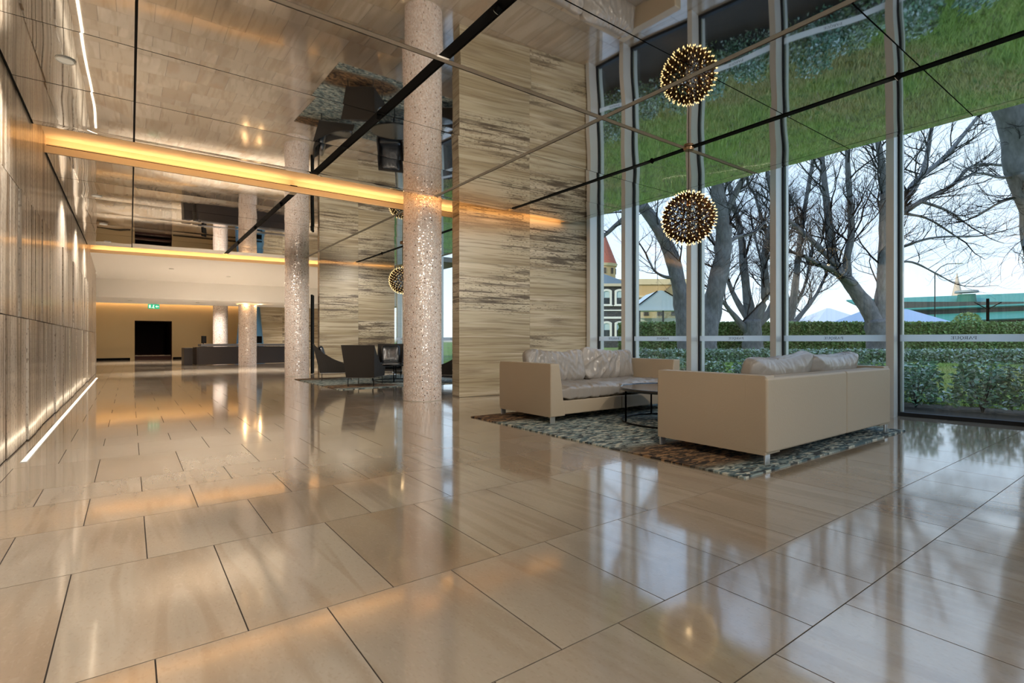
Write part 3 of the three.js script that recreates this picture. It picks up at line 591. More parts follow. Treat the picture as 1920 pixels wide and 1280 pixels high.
// ---------------------------------------------------------------- reception desk and the far hall
{
  const t = thing('reception_desk', 'long dark brown reception desk behind a mosaic column', 'desk', [4.0, 0, -24.4], .10);
  part(t, 'front_panel', rbox(3.8, .7, .08, .008), M.desk, 0, .36, .4);
  part(t, 'counter', rbox(3.7, .09, .55, .008), M.deskTop, .05, .79, .15);
  part(t, 'worktop', rbox(3.7, .04, .6, .006), M.desk, 0, .7, -.1);
  part(t, 'end_panel', rbox(.06, .7, .8, .006), M.desk, -1.9, .36, .0);
  part(t, 'end_block', rbox(.3, .68, .5, .01), M.desk, -2.15, .342, -.25);
  part(t, 'end_panel', rbox(.06, .7, .8, .006), M.desk, 1.9, .36, 0);
  const mon = (label, x, z, turn) => { const m = thing('monitor', label, 'monitor', V(x, .722, z).toArray(), turn, 'monitors on the reception desk'); part(m, 'screen', rbox(.5, .3, .03, .006), M.black, 0, .29, 0); part(m, 'stand', rbox(.06, .16, .03, .005), M.steelDark, 0, .08, -.02); part(m, 'foot', rbox(.22, .012, .16, .004), M.steelDark, 0, .006, 0); };
  mon('black monitor at the left end of the reception desk', 2.45, 24.75, 1.15); mon('black monitor at the middle of the reception desk', 4.4, 24.75, .1);
  for (let i = 0; i < 3; i++) { const m = setShadow(new THREE.Mesh(rbox(.21, .006, .297, .002), std({ color: 0xe9e9ea, roughness: .9 }))); m.name = numbered('paper_stack'); m.position.copy(V(3.1 + i * .62, .8385, 24.3 - i * .06)); m.rotation.y = .1 + i * .2; m.userData = { label: ['leftmost white paper', 'middle white paper', 'rightmost white paper'][i] + ' lying on the grey counter of the reception desk', category: 'paper', group: 'papers on the desk' }; scene.add(m); }
}
{
  const t = thing('tapered_steel_column', 'tapered blue steel column behind the reception desk', 'column', V(4.74, 0, 28.1).toArray());
  part(t, 'shaft', new THREE.CylinderGeometry(.4, .68, 3.04, 40), M.blueSteel, 0, 1.52, 0);
}
{
  const t = thing('exit_sign', 'small green exit sign hanging from the white bulkhead', 'sign', V(.72, 2.38, 23.9).toArray());
  part(t, 'hanger', rbox(.2, .03, .03, .004), M.alu, 0, -.012, 0);
  part(t, 'box', rbox(.36, .17, .03, .006), M.exit, 0, -.112, 0);
  // a running figure and an arrow, cut from sheet
  const fig = [rbox(.03, .03, .004, .0015).translate(-.02, .045, .018), at(rbox(.03, .06, .004, .0015), -.03, 0, .018), at(rbox(.055, .018, .004, .0015), -.055, -.045, .018), at(rbox(.018, .05, .004, .0015), -.012, -.05, .018)];
  const f = part(t, 'running_figure', mergeGeometries(fig), M.exitWhite, .02, -.112, 0);
  const sh = new THREE.Shape(); sh.moveTo(-.05, 0); sh.lineTo(0, .045); sh.lineTo(0, .015); sh.lineTo(.06, .015); sh.lineTo(.06, -.015); sh.lineTo(0, -.015); sh.lineTo(0, -.045); sh.closePath();
  part(t, 'arrow', new THREE.ExtrudeGeometry(sh, { depth: .004, bevelEnabled: false }), M.exitWhite, .1, -.112, .015);
  part(t, 'doorway_mark', rbox(.05, .11, .004, .002), M.exitWhite, -.12, -.112, .017);
}
{
  const t = thing('door_leaf', 'black door leaf standing open edge-on beside the middle travertine wall', 'door', V(4.32, 0, 15.75).toArray(), -.42);
  part(t, 'leaf', rbox(.05, 2.3, .34, .006), M.black, 0, 1.17, 0);
  part(t, 'handle', rod(new THREE.Vector3(-.14, .95, .1), new THREE.Vector3(-.02, .97, .1), .012), M.chrome);
  part(t, 'floor_pivot', rbox(.04, .02, .06, .004), M.chrome, 0, .011, 0);
}

// ---------------------------------------------------------------- lamps
// track spotlight: a small black head held in a ceiling track, aimed down the lobby
function trackHead(label, x, d, ax, ad, power, half = 44) {
  const t = thing('track_spotlight', label, 'light', V(x, H1 - .006, d).toArray(), 0, 'spotlights held in the ceiling tracks');
  const dir = new THREE.Vector3(ax, -1, -ad).normalize(), q = new THREE.Quaternion().setFromUnitVectors(new THREE.Vector3(0, -1, 0), dir);
  const b = part(t, 'head', new THREE.CylinderGeometry(.022, .026, .04, 20), M.black, 0, 0, 0); b.quaternion.copy(q);
  const e = part(t, 'lens', new THREE.CylinderGeometry(.021, .021, .003, 20), M.lens, dir.x * .021, dir.y * .021, dir.z * .021); e.quaternion.copy(q);
  const l = new THREE.SpotLight(new THREE.Color(1, .92, .81), power, 0, half * deg, .85); l.position.copy(dir).multiplyScalar(.04); l.target.position.copy(dir).multiplyScalar(3); l.castShadow = true; l.shadow.radius = 2.5; t.add(l, l.target);
}
const headLabel = (n, side) => ['first', 'second', 'third', 'fourth', 'fifth', 'sixth', 'seventh', 'eighth', 'ninth'][n] + ' small black spotlight in the ' + side + ' ceiling track, counting from the near end';
[-3.4, -1.6, .6, 2.9, 5.0].forEach((d, i) => trackHead(headLabel(i, 'left black'), 2.02, d, i % 2 ? -.3 : .5, 1.5, i < 2 ? 9 : 13));
[-3, -.6, 1.6, 4.2].forEach((d, i) => trackHead(headLabel(i, 'right black'), 5.3, d, .05, 1.7, i < 2 ? 4 : 15));
[9.2, 11.4, 13.4].forEach((d, i) => trackHead(headLabel(i, 'far left black'), 2.02, d, i % 2 ? -.3 : .4, 1.3, 16));
[8.8, 12.9].forEach((d, i) => trackHead(headLabel(i, 'far right black'), 5.3, d, 0, 1.4, 14));
// recessed wall washers along the left wall and downlights of the far hall
function downlight(label, x, y, d, ax, power, half, group) {
  const t = thing('downlight', label, 'light', V(x, y, d).toArray(), 0, group);
  part(t, 'trim', new THREE.TorusGeometry(.06, .007, 8, 32).rotateX(Math.PI / 2), M.alu, 0, -.006, 0);
  part(t, 'lens', new THREE.CylinderGeometry(.055, .055, .004, 32), M.lens, 0, -.006, 0);
  const l = new THREE.SpotLight(new THREE.Color(1, .94, .86), power, 0, half * deg, .9); l.position.set(0, -.02, 0); l.target.position.set(ax, -1, 0); l.castShadow = true; l.shadow.radius = 3; t.add(l, l.target); return t;
}
[-3.2, -1.3, .6, 3.05, 5.5, 10.4, 12.85, 15.1].forEach((d, i) => downlight('round recessed wall washer in the mirror ceiling, ' + ['first', 'second', 'third', 'fourth', 'fifth', 'sixth', 'seventh', 'eighth'][i] + ' along the left wall', -.42, H1 - .001, d, -.3, 21, 60, 'recessed wall washers'));
[[1, 18.6], [4.2, 18.2], [2.6, 19.2]].forEach(([x, d], i) => downlight(['small downlight in the white soffit near the left wall', 'small downlight in the white soffit beside the middle mosaic column', 'small downlight in the white soffit near the bulkhead'][i], x, H1 + (2.97 - H1) * ((d + K * x - 17.12) / 3.93) - .004, d, 0, 100, 42, 'soffit downlights'));
[[0, 22.4], [2, 22.2], [5.4, 22]].forEach(([x, d], i) => downlight(['downlight in the bulkhead nearest the left wall', 'downlight in the bulkhead left of the desk column', 'downlight in the bulkhead right of the desk column'][i], x, 2.378, d, 0, 14, 55, 'bulkhead downlights'));
[[0, 28], [3, 27], [6.5, 27]].forEach(([x, d], i) => downlight(['downlight in the far soffit before the dark opening', 'downlight in the far soffit above the reception desk', 'downlight in the far soffit before the far stone wall'][i], x, 3.048, d, 0, 85, 62, 'far soffit downlights'));

// ---------------------------------------------------------------- garden
{
  const g = structure('ground', 'lawn and soil outside the glass', 'ground');
  const shape = (pts, y, m, nm) => part(g, nm, quadPrism(pts, y - .3, y), m);
  shape([[XG(-6) + .06, -90], [260, -90], [260, 200], [XG(16) + .06, 200]].map((p, i) => i === 0 ? [XG(-90) + .06, -90] : i === 3 ? [XG(200) + .06, 200] : p), -.05, M.grass, 'lawn_base');
  shape([[XG(-8) + .06, -8], [XG(-8) + 2.3, -8], [XG(15) + 2.3, 15], [XG(15) + .06, 15]], -.03, M.soil, 'soil_bed');
  part(g, 'forecourt', quadPrism([[-60, -70], [XG(-70), -70], [XG(-4.4), -4.35], [-60, -4.35]], -.35, -.04), std({ color: 0xb5b0a6, roughness: .9 }));
  const t5 = G(19, 0, 17.5), n = 18, disc = new THREE.CircleGeometry(3.2, 40).rotateX(-Math.PI / 2); disc.scale(1, 1, 1); const uv = disc.attributes.uv, p = disc.attributes.position; for (let i = 0; i < uv.count; i++) { uv.setXY(i, p.getX(i), p.getZ(i)); const a = Math.atan2(p.getZ(i), p.getX(i)), k = 1 + .18 * Math.sin(a * 3 + 1) + .1 * Math.sin(a * 7); p.setXYZ(i, p.getX(i) * k, .0, p.getZ(i) * k); }
  part(g, 'bare_earth', disc, M.soil, t5.x, -.035, t5.z);
}
function bladeTuft() {
  const P = [], I = [], r = rng(2);
  for (let b = 0; b < 5; b++) { const a = r() * 6.28, h = .05 + r() * .06, lean = .03 + r() * .05, w = .006, ox = (r() - .5) * .09, oz = (r() - .5) * .09, cx = Math.cos(a), cz = Math.sin(a), k = P.length / 3; P.push(ox - cz * w, 0, oz + cx * w, ox + cz * w, 0, oz - cx * w, ox + cx * lean, h, oz + cz * lean); I.push(k, k + 1, k + 2); }
  const g = new THREE.BufferGeometry(); g.setAttribute('position', new THREE.Float32BufferAttribute(P, 3)); g.setIndex(I); g.computeVertexNormals(); return g;
}
{
  const N = 90000, inst = new THREE.InstancedMesh(bladeTuft(), phy({ color: 0xffffff, roughness: .7, side: THREE.DoubleSide }), N), o = new THREE.Object3D(), c = new THREE.Color(), r = rng(31);
  for (let i = 0; i < N; i++) {
    const d = -7 + r() * 28, x = XG(d) + 2.2 + Math.pow(r(), 1.5) * 18; o.position.set(x, -.052, -d); o.rotation.y = r() * 6.28; const s = .8 + r() * .9; o.scale.set(s, s, s); o.updateMatrix(); inst.setMatrixAt(i, o.matrix);
    const dry = sm(.5, .72, fbm(x * .38 + 8, d * .38 + 3, 3)), q = r(); if (r() < .012) c.setRGB(.55, .45, .3); else c.setRGB(.31 + .22 * q + .16 * dry, .45 + .24 * q - .06 * dry, .1 + .06 * q + .07 * dry); inst.setColorAt(i, c);
  }
  inst.name = 'grass'; inst.userData = { kind: 'stuff', label: 'short green lawn grass between the shrubs and the hedge', category: 'grass' }; setShadow(inst); scene.add(inst);
}
function leafGeo(w, l) {
  const P = [0, 0, 0, -w, .01, l * .45, 0, -.006, l * .5, w, .01, l * .45, 0, 0, l], g = new THREE.BufferGeometry(); g.setAttribute('position', new THREE.Float32BufferAttribute(P, 3)); g.setIndex([0, 2, 1, 0, 3, 2, 1, 2, 4, 2, 3, 4]); g.computeVertexNormals(); return g;
}
const leafSmall = leafGeo(.014, .06), leafBig = leafGeo(.03, .11), leafHedge = leafGeo(.06, .17);
const gloss = phy({ color: 0xffffff, roughness: .3, side: THREE.DoubleSide, clearcoat: .5, clearcoatRoughness: .25 }), matt = phy({ color: 0xffffff, roughness: .6, side: THREE.DoubleSide });
function scatter(n, geo, mat, placeFn, colourFn, seed) {
  const inst = new THREE.InstancedMesh(geo, mat, n), o = new THREE.Object3D(), c = new THREE.Color(), r = rng(seed);
  for (let i = 0; i < n; i++) { const s = placeFn(o, r, i); o.rotation.set((r() - .5) * 2.4, r() * 6.28, (r() - .5) * 2.4); o.scale.setScalar((s ?? 1) * (.7 + r() * .6)); o.updateMatrix(); inst.setMatrixAt(i, o.matrix); colourFn(c, r, o); inst.setColorAt(i, c); }
  inst.name = 'foliage'; inst.userData.kind = 'stuff'; return setShadow(inst);
}
// young shrubs planted in the soil bed along the glass
{
  const r = rng(12), ordinal = ['first', 'second', 'third', 'fourth', 'fifth', 'sixth', 'seventh', 'eighth', 'ninth', 'tenth', 'eleventh', 'twelfth', 'thirteenth', 'fourteenth', 'fifteenth', 'sixteenth', 'seventeenth', 'eighteenth', 'nineteenth', 'twentieth', 'last'], spots = [];
  for (let d = .15, k = 0; d < 12.5; d += .62, k++) spots.push([1.15 + r() * .25, d + (r() - .5) * .2, .56 + r() * .18, k, 'leafy shrub in the row nearest the glass']);
  for (let d = .4, k = 0; d < 12.5; d += .8, k++) spots.push([1.75 + r() * .3, d + (r() - .5) * .3, .5 + r() * .2, k, 'low shrub in the second row from the glass']);
  spots.forEach(([off, d, h, k, what], i) => {
    const t = thing('shrub', ordinal[k] + ' ' + what + ', counting from the right', 'shrub', [XG(d) + off, -.03, -d], r() * 6, 'shrubs along the glass');
    const stems = []; for (let k = 0; k < 6; k++) { const a = r() * 6.28, s = .16 + r() * .12; stems.push(tube([new THREE.Vector3(0, 0, 0), new THREE.Vector3(Math.cos(a) * s * .4, h * .45, Math.sin(a) * s * .4), new THREE.Vector3(Math.cos(a) * s, h * .85, Math.sin(a) * s)], [.008, .006, .003], 5)); }
    part(t, 'stems', mergeGeometries(stems), M.twig);
    const tone = .8 + r() * .5, cool = r();
    t.add(scatter(680, leafBig, gloss, (o, q) => { const a = q() * 6.28, u = Math.pow(q(), .45), y = .16 + .84 * q(); o.position.set(Math.cos(a) * u * .36 * (1.25 - .5 * y), h * y, Math.sin(a) * u * .36 * (1.25 - .5 * y)); return .66; }, (c, q) => { const k = tone * (.6 + q() * .7); if (q() < .2) c.setRGB(.55, .64, .55); else c.setRGB((.16 + .12 * (1 - cool)) * k, .34 * k, (.1 + .1 * cool) * k); }, i + 300));
  });
}
// clipped hedge across the lawn, with a pale low border in front of it
function hedge(name, label, s0, s1, t0, dep, h, colour, n, seed, border) {
  const a = G((s0 + s1) / 2, 0, t0 + dep / 2), t = thing(name, label, 'hedge', [a.x, -.05, a.z], -YAW, undefined), L = s1 - s0;
  part(t, 'inner_growth', boxM(L - .2, h - .14, dep - .2), std({ color: border ? 0x62784f : 0x50682f, roughness: 1 }), 0, (h - .14) / 2, 0);
  t.add(scatter(n, border ? leafBig : leafHedge, border ? gloss : matt, (o, q) => { const f = q(), x = (q() - .5) * L; if (f < .62) o.position.set(x, h * (.04 + .96 * q()), dep / 2 - .05 + (q() - .5) * .14); else if (f < .92) o.position.set(x, h - .04 + (q() - .5) * .1, (q() - .5) * dep); else o.position.set((q() < .5 ? -1 : 1) * (L / 2 - .05), h * q(), (q() - .5) * dep); return border ? 1.2 : 1; }, (c, q) => { const k = .55 + q() * .8; colour(c, k, q); }, seed));
}
hedge('hedge', 'tall clipped green hedge across the lawn', 7.4, 44, 34.4, 1.4, 2.2, (c, k) => c.setRGB(.24 * k, .36 * k, .11 * k), 30000, 71);
hedge('border_planting', 'low pale leafy border in front of the clipped hedge', 5.2, 30, 22.6, 1.6, .6, (c, k, q) => q() < .5 ? c.setRGB(.55 * k, .64 * k, .56 * k) : c.setRGB(.22 * k, .34 * k, .15 * k), 14000, 72, true);
{ const t = thing('round_bush', 'rounded light green bush behind the hedge in front of the green roof', 'bush', G(35.2, -.05, 40).toArray(), 0); t.add(scatter(1500, leafHedge, matt, (o, q) => { const a = q() * 6.28, b = Math.acos(1 - 2 * q()); o.position.set(Math.sin(b) * Math.cos(a) * .85, 2.2 + Math.cos(b) * .9, Math.sin(b) * Math.sin(a) * .85); return 1; }, (c, q) => { const k = .6 + q() * .8; c.setRGB(.38 * k, .46 * k, .14 * k); }, 73)); part(t, 'stem', tube([new THREE.Vector3(0, 0, 0), new THREE.Vector3(0, 1.6, 0)], [.06, .04], 6), M.twig); }

// bare winter trees: measured limbs, then smaller branches and twigs grown from them
function tree(label, t0, limbs, seed, reach = 1, budget = 5200) {
  const r = rng(seed), base = limbs[0].p[0], o = G(base[0], -.06, t0), T = thing('bare_tree', label, 'tree', o.toArray(), 0, 'bare trees in the park');
  const big = [], mid = [], fine = []; let left = budget;
  const uvTube = (pts, rad, sides) => { const g = tube(pts, rad, sides); const n = pts.length, uv = new Float32Array(n * sides * 2); let L = 0; for (let i = 0; i < n; i++) { if (i) L += pts[i].distanceTo(pts[i - 1]); for (let k = 0; k < sides; k++) { uv[(i * sides + k) * 2] = k / sides * 2; uv[(i * sides + k) * 2 + 1] = L; } } g.setAttribute('uv', new THREE.BufferAttribute(uv, 2)); return g; };
  const queue = [], grow = (...a) => queue.push(a);
  const sprout = (p, dir, len, rad, level) => {
    if (rad < .003) return;
    const n = level > 1 ? 4 : 6, pts = [p.clone()], rr = [rad]; let q = p.clone(), v = dir.clone();
    for (let i = 1; i <= n; i++) { v.add(new THREE.Vector3((r() - .5) * .55, (r() - .4) * .45, (r() - .5) * .55)).normalize(); q = q.clone().addScaledVector(v, len / n); pts.push(q); rr.push(Math.max(.0045, rad * (1 - .62 * i / n))); }
    (level < 2 ? mid : fine).push(uvTube(pts, rr, level === 0 ? 6 : level === 1 ? 5 : 3));
    if (level >= 4) return;
    const kids = level === 0 ? 6 : level === 1 ? 6 : 4;
    for (let k = 0; k < kids; k++) { const i = 1 + Math.floor((k + r()) / kids * n), b = pts[Math.min(n, i)], w = v.clone().multiplyScalar(.9).add(new THREE.Vector3((r() - .5) * 1.8, (r() - .38) * 1.5, (r() - .5) * 1.8)).normalize(); grow(b, w, len * (.42 + r() * .28), rr[Math.min(n, i)] * .62, level + 1); }
  };
  for (const l of limbs) {
    const dt = l.dt ?? 0, raw = l.p.map(([s, y], i) => { const f = i / (l.p.length - 1); return G(s, y, t0 + (l.d0 ?? 0) + dt * f).sub(o); });
    const cv = new THREE.CatmullRomCurve3(raw), n = Math.max(8, l.p.length * 4), pts = cv.getPoints(n), rr = pts.map((_, i) => l.r[0] + (l.r[1] - l.r[0]) * Math.pow(i / n, .8)); if (l.flare) { rr[0] *= 1.5; rr[1] *= 1.2; rr[2] *= 1.08; }
    // knobbly bark
    const g = uvTube(pts, rr, 14), P = g.attributes.position, N = g.attributes.normal; for (let i = 0; i < P.count; i++) { const k = (fbm(P.getX(i) * 3 + seed, P.getY(i) * 2.2 + P.getZ(i) * 3, 3) - .5) * rr[Math.floor(i / 14)] * .5; P.setXYZ(i, P.getX(i) + N.getX(i) * k, P.getY(i) + N.getY(i) * k, P.getZ(i) + N.getZ(i) * k); } g.computeVertexNormals(); big.push(g);
    const kids = l.kids ?? 10;
    for (let k = 0; k < kids; k++) { const f = (l.from ?? .3) + (1 - (l.from ?? .3)) * (k + r()) / kids, i = Math.min(n - 1, Math.floor(f * n)), tan = pts[i + 1].clone().sub(pts[i]).normalize(), w = tan.multiplyScalar(.7).add(new THREE.Vector3((r() - .5) * 2, (r() - .3) * 1.3, (r() - .5) * 2)).normalize(); grow(pts[i], w, (1.5 + r() * 2.2) * reach, Math.min(.055, rr[i] * .34), rr[i] > .08 ? 0 : 1); }
    if (l.kids !== 0) grow(pts[n], pts[n].clone().sub(pts[n - 1]).normalize(), 2.2 * reach, l.r[1], 0);
  }
  while (queue.length && left-- > 0) sprout(...queue.shift());
  part(T, 'trunk_and_limbs', mergeGeometries(big), M.bark); part(T, 'branches', mergeGeometries(mid), M.bark); part(T, 'twigs', mergeGeometries(fine), M.twig);
}
tree('large forked tree just behind the globe chandelier', 26, [
  { p: [[8.9, -.05], [8.74, 2], [8.52, 3.6], [8.09, 5.47], [7.42, 6.81], [6.75, 7.94], [6.03, 9.5]], r: [.52, .22], dt: .8, flare: 1, kids: 7 },
  { p: [[9.54, -.05], [9.86, 2], [10.18, 3.6], [10.5, 5.2], [10.4, 7.1], [10.13, 8.8], [9.86, 11.1]], r: [.6, .26], dt: -.5, flare: 1, kids: 12 },
  { p: [[8.44, 4.14], [7.8, 4.2], [7.37, 4.54], [7.1, 5.2]], r: [.1, .05], dt: 1, kids: 5 },
  { p: [[6.83, 7.75], [5.9, 7.35], [4.42, 6.14], [3.2, 5.9]], r: [.16, .06], dt: .6, kids: 8 },
  { p: [[10.32, 6.55], [11.12, 8.42], [11.79, 10.0], [12.4, 12]], r: [.2, .08], dt: -1.5, kids: 10 },
  { p: [[10.3, 5.2], [11.4, 6.2], [12.6, 6.6], [13.8, 7.6]], r: [.12, .05], dt: 1.5, kids: 9 }], 41);
tree('wide many-limbed tree left of the middle mullions', 33, [
  { p: [[15.37, -.05], [15.32, 1.2], [15.3, 2.3]], r: [.62, .5], flare: 1, kids: 0 },
  { p: [[15.3, 1.9], [14.96, 5], [14.83, 7.7], [14.42, 10], [13.9, 12.8]], r: [.34, .1], dt: 1, kids: 12 },
  { p: [[15.3, 1.9], [15.98, 3.6], [15.85, 6.3], [16.3, 9], [15.8, 11.4]], r: [.34, .1], dt: -1, kids: 12 },
  { p: [[15.24, 1.2], [14.28, 2.3], [13.54, 3.1], [12.9, 3.8]], r: [.24, .08], dt: -.6, kids: 6 },
  { p: [[15.37, 1.7], [16.5, 2.8], [17.07, 4.3], [17.5, 6.3], [17.4, 9]], r: [.28, .09], dt: .8, kids: 10 },
  { p: [[15.1, 2.2], [14.2, 4.2], [13.7, 6.4], [12.9, 8.6]], r: [.2, .07], dt: 1.4, kids: 9 }], 42);
tree('large tree with a leaning limb left of the rightmost mullion', 30, [
  { p: [[21.33, 0], [21.25, 1], [21.12, 2.2]], r: [.72, .58], flare: 1, kids: 0 },
  { p: [[21.12, 1.8], [20.47, 3.2], [19.63, 4.3], [18.92, 5.24], [18.61, 7.1], [18.43, 9.3], [18.2, 11.7]], r: [.48, .14], dt: .4, kids: 12 },
  { p: [[19.5, 4.5], [19.4, 5.8], [19.48, 7.1], [19.17, 9.6], [18.92, 11.7]], r: [.26, .12], d0: .2, dt: -1, kids: 10 },
  { p: [[19.79, 4.2], [18.55, 4.86], [17.16, 5.24], [16.02, 5.61]], r: [.24, .08], dt: -1.6, kids: 9 },
  { p: [[18.92, 5.24], [17.62, 6.78], [16.54, 8.0], [15.9, 9]], r: [.2, .07], dt: 1, kids: 8 },
  { p: [[21.27, 1.9], [21.33, 4.6], [21.27, 7.4], [21.12, 9.9], [20.65, 12.3]], r: [.36, .14], dt: -.8, kids: 12 },
  { p: [[21.4, 2.3], [21.89, 5.2], [22.57, 8.1]], r: [.34, .24], dt: .5, kids: 4 },
  { p: [[22.5, 7.9], [23.96, 10.3], [25.97, 11.9], [28.3, 14.5]], r: [.22, .1], d0: .5, dt: 1, kids: 9 },
  { p: [[22.57, 8.2], [23.96, 9.1], [25.66, 10], [26.74, 11.1], [29.2, 11]], r: [.17, .06], d0: .5, dt: -.6, kids: 10 },
  { p: [[22.57, 8.4], [24.27, 10.8], [24.98, 13.6]], r: [.18, .1], d0: .5, dt: .3, kids: 7 },
  { p: [[24.02, 9.1], [25.35, 8.5], [26.34, 7.65]], r: [.1, .04], d0: .3, dt: -.4, kids: 8 },
  { p: [[22.88, 8.5], [24.67, 8.2], [26.9, 7]], r: [.09, .04], d0: .5, dt: .5, kids: 8 },
  { p: [[22.3, 6.2], [24.27, 6.9], [26.74, 6.95]], r: [.1, .04], d0: .5, dt: -.8, kids: 10 },
  { p: [[22, 5.3], [23.3, 5.6], [24.8, 4.9], [25.6, 4.4]], r: [.08, .03], d0: .5, dt: -.3, kids: 9 }], 43, 1, 8000);
tree('slimmer tree beyond the cream sofa back cushions', 37, [
  { p: [[19.91, 0], [19.85, 1.2], [19.83, 2.4]], r: [.5, .42], flare: 1, kids: 0 },
  { p: [[19.83, 2.2], [20.1, 4.7], [20.29, 7.75], [20.67, 11.2], [21.05, 14.2]], r: [.3, .09], dt: -1, kids: 12 },
  { p: [[19.91, 1.9], [20.97, 3], [22.12, 4.3], [22.88, 5.5]], r: [.2, .08], dt: .9, kids: 8 },
  { p: [[19.83, 2.3], [19.45, 5.1], [18.88, 7.4], [18.3, 8.9], [17.6, 11.5]], r: [.26, .08], dt: .5, kids: 12 }], 44);
tree('near tree leaning in at the right edge of the picture', 18, [
  { p: [[19.39, -.05], [19.0, 2.4], [18.46, 4.84], [17.85, 7.25], [17.44, 8.9], [17.0, 10.8]], r: [.6, .5], flare: 1, kids: 5, from: .5 },
  { p: [[18.5, 4.7], [18, 5.4], [17.4, 4.9], [17.0, 4.1]], r: [.1, .03], dt: -.8, kids: 12, from: .1 },
  { p: [[18.2, 6.1], [17.5, 5.95], [16.9, 5.5]], r: [.08, .03], dt: .8, kids: 12, from: .1 },
  { p: [[18.0, 6.8], [17.2, 6.7], [16.5, 6.9], [15.9, 6.6]], r: [.07, .025], dt: .5, kids: 10, from: .1 }], 45, .45);
tree('distant slender tree between the two middle mullions', 46, [
  { p: [[24.2, 0], [24.3, 3], [24.1, 7], [24.5, 12]], r: [.34, .1], kids: 14, from: .2, flare: 1 }, { p: [[24.25, 2.6], [23.2, 5.2], [22.4, 8.4], [21.9, 11]], r: [.22, .08], dt: 1, kids: 12 }, { p: [[24.25, 2.8], [25.6, 5.4], [26.1, 9]], r: [.2, .08], dt: -1, kids: 10 }], 46);

// ---------------------------------------------------------------- buildings across the park
const place = (o, s, t) => { const p = G(s, -.05, t); o.position.copy(p); o.rotation.y = -YAW; return o; };
{
  const b = place(thing('bluestone_house', 'dark bluestone house with white arched windows and slate roof', 'house'), 11.6, 70), stone = std({ map: texture(256, 256, (u, v) => { const n = fbm(u * 20, v * 24, 3); return mix([.16, .17, .19], [.33, .34, .36], n); }, { metres: [3, 3] }), roughness: .9 }), white = std({ color: 0xe8e6df, roughness: .7 }), pane = phy({ color: 0x26323a, roughness: .12, clearcoat: 1 }), blind = std({ color: 0xb9cdd0, roughness: .8 });
  part(b, 'walls', boxM(8, 8.5, 7), stone, 0, 4.25, -3.5);
  part(b, 'string_course', boxM(8.06, .28, .12), white, 0, 4.05, .05); part(b, 'string_course', boxM(8.06, .16, .1), white, 0, 5.05, .05);
  part(b, 'cornice', boxM(8.5, .35, .5), std({ color: 0xcdbfa6, roughness: .8 }), 0, 8.45, .2);
  const rf = new THREE.ConeGeometry(6.1, 2.4, 4).rotateY(Math.PI / 4); rf.scale(1, 1, .9); part(b, 'roof', rf, std({ color: 0x66747a, roughness: .8 }), 0, 9.8, -3.5);
  for (const x of [-2.6, -.8 + .2, 1.2, 2.95]) for (const y of [1.35, 5.7]) {
    const sh = new THREE.Shape(); sh.moveTo(-.68, 0); sh.lineTo(.68, 0); sh.lineTo(.68, 2.0); sh.quadraticCurveTo(0, 2.45, -.68, 2.0); sh.closePath(); const ho = new THREE.Path(); ho.moveTo(-.42, .18); ho.lineTo(-.42, 1.82); ho.quadraticCurveTo(0, 2.1, .42, 1.82); ho.lineTo(.42, .18); ho.closePath(); sh.holes.push(ho);
    const w = part(b, 'window', new THREE.ExtrudeGeometry(sh, { depth: .16, bevelEnabled: false }), white, x, y, .01);
    part(w, 'pane', boxM(.86, 1.9, .04), pane, 0, 1.05, .03); part(w, 'blind', boxM(.8, .95, .02), blind, 0, 1.48, .06); part(w, 'sash_bar', boxM(.86, .08, .05), std({ color: 0x3b4348, roughness: .6 }), 0, 1.0, .07); part(w, 'ledge', boxM(1.6, .14, .25), white, 0, -.02, .1);
  }
}
{
  const tan = std({ color: 0xc9a878, roughness: .9 }), trim = std({ color: 0xdcc7a2, roughness: .9 }), red = std({ color: 0xa85b46, roughness: .8 }), dark = std({ color: 0x4a3a2a, roughness: .7 });
  const b = place(thing('sandstone_hall', 'long sunlit sandstone hall across the park', 'building'), 29, 112);
  part(b, 'walls', boxM(22, 13.5, 12), tan, 0, 6.75, -6); part(b, 'parapet', boxM(22.4, 1.2, .6), trim, 0, 13.6, 0); part(b, 'cornice', boxM(22.4, .4, .9), trim, 0, 10.4, .1);
  const gs = new THREE.Shape(); gs.moveTo(-3.5, 0); gs.lineTo(3.5, 0); gs.lineTo(0, 3.4); gs.closePath(); part(b, 'gable', new THREE.ExtrudeGeometry(gs, { depth: .7, bevelEnabled: false }), tan, 6.5, 10.4, .1);
  for (let i = 0; i < 7; i++) part(b, 'window', boxM(1.1, 2.6, .15), dark, -9 + i * 3, 7.6, .05);
  const t = place(thing('red_spire', 'pointed red tiled tower roof on a sandstone drum', 'tower'), 17.8, 102);
  part(t, 'drum', new THREE.CylinderGeometry(2.6, 2.6, 15.4, 16), tan, 0, 7.7, 0); for (let i = 0; i < 10; i++) { const a = i / 10 * 6.283; const w = part(t, 'arch_window', boxM(.55, 1.1, .2), dark, Math.sin(a) * 2.56, 14.4, Math.cos(a) * 2.56); w.rotation.y = a; }
  part(t, 'eaves', new THREE.CylinderGeometry(3, 2.8, .5, 16), trim, 0, 15.6, 0); part(t, 'cone_roof', new THREE.ConeGeometry(2.9, 7.4, 16), red, 0, 19.5, 0); part(t, 'roof_band', new THREE.CylinderGeometry(1.12, 1.6, 1.2, 16), std({ color: 0x5f7480, roughness: .7 }), 0, 18.9, 0); part(t, 'finial', rod(new THREE.Vector3(0, 23, 0), new THREE.Vector3(0, 24.6, 0), .06), dark);
}
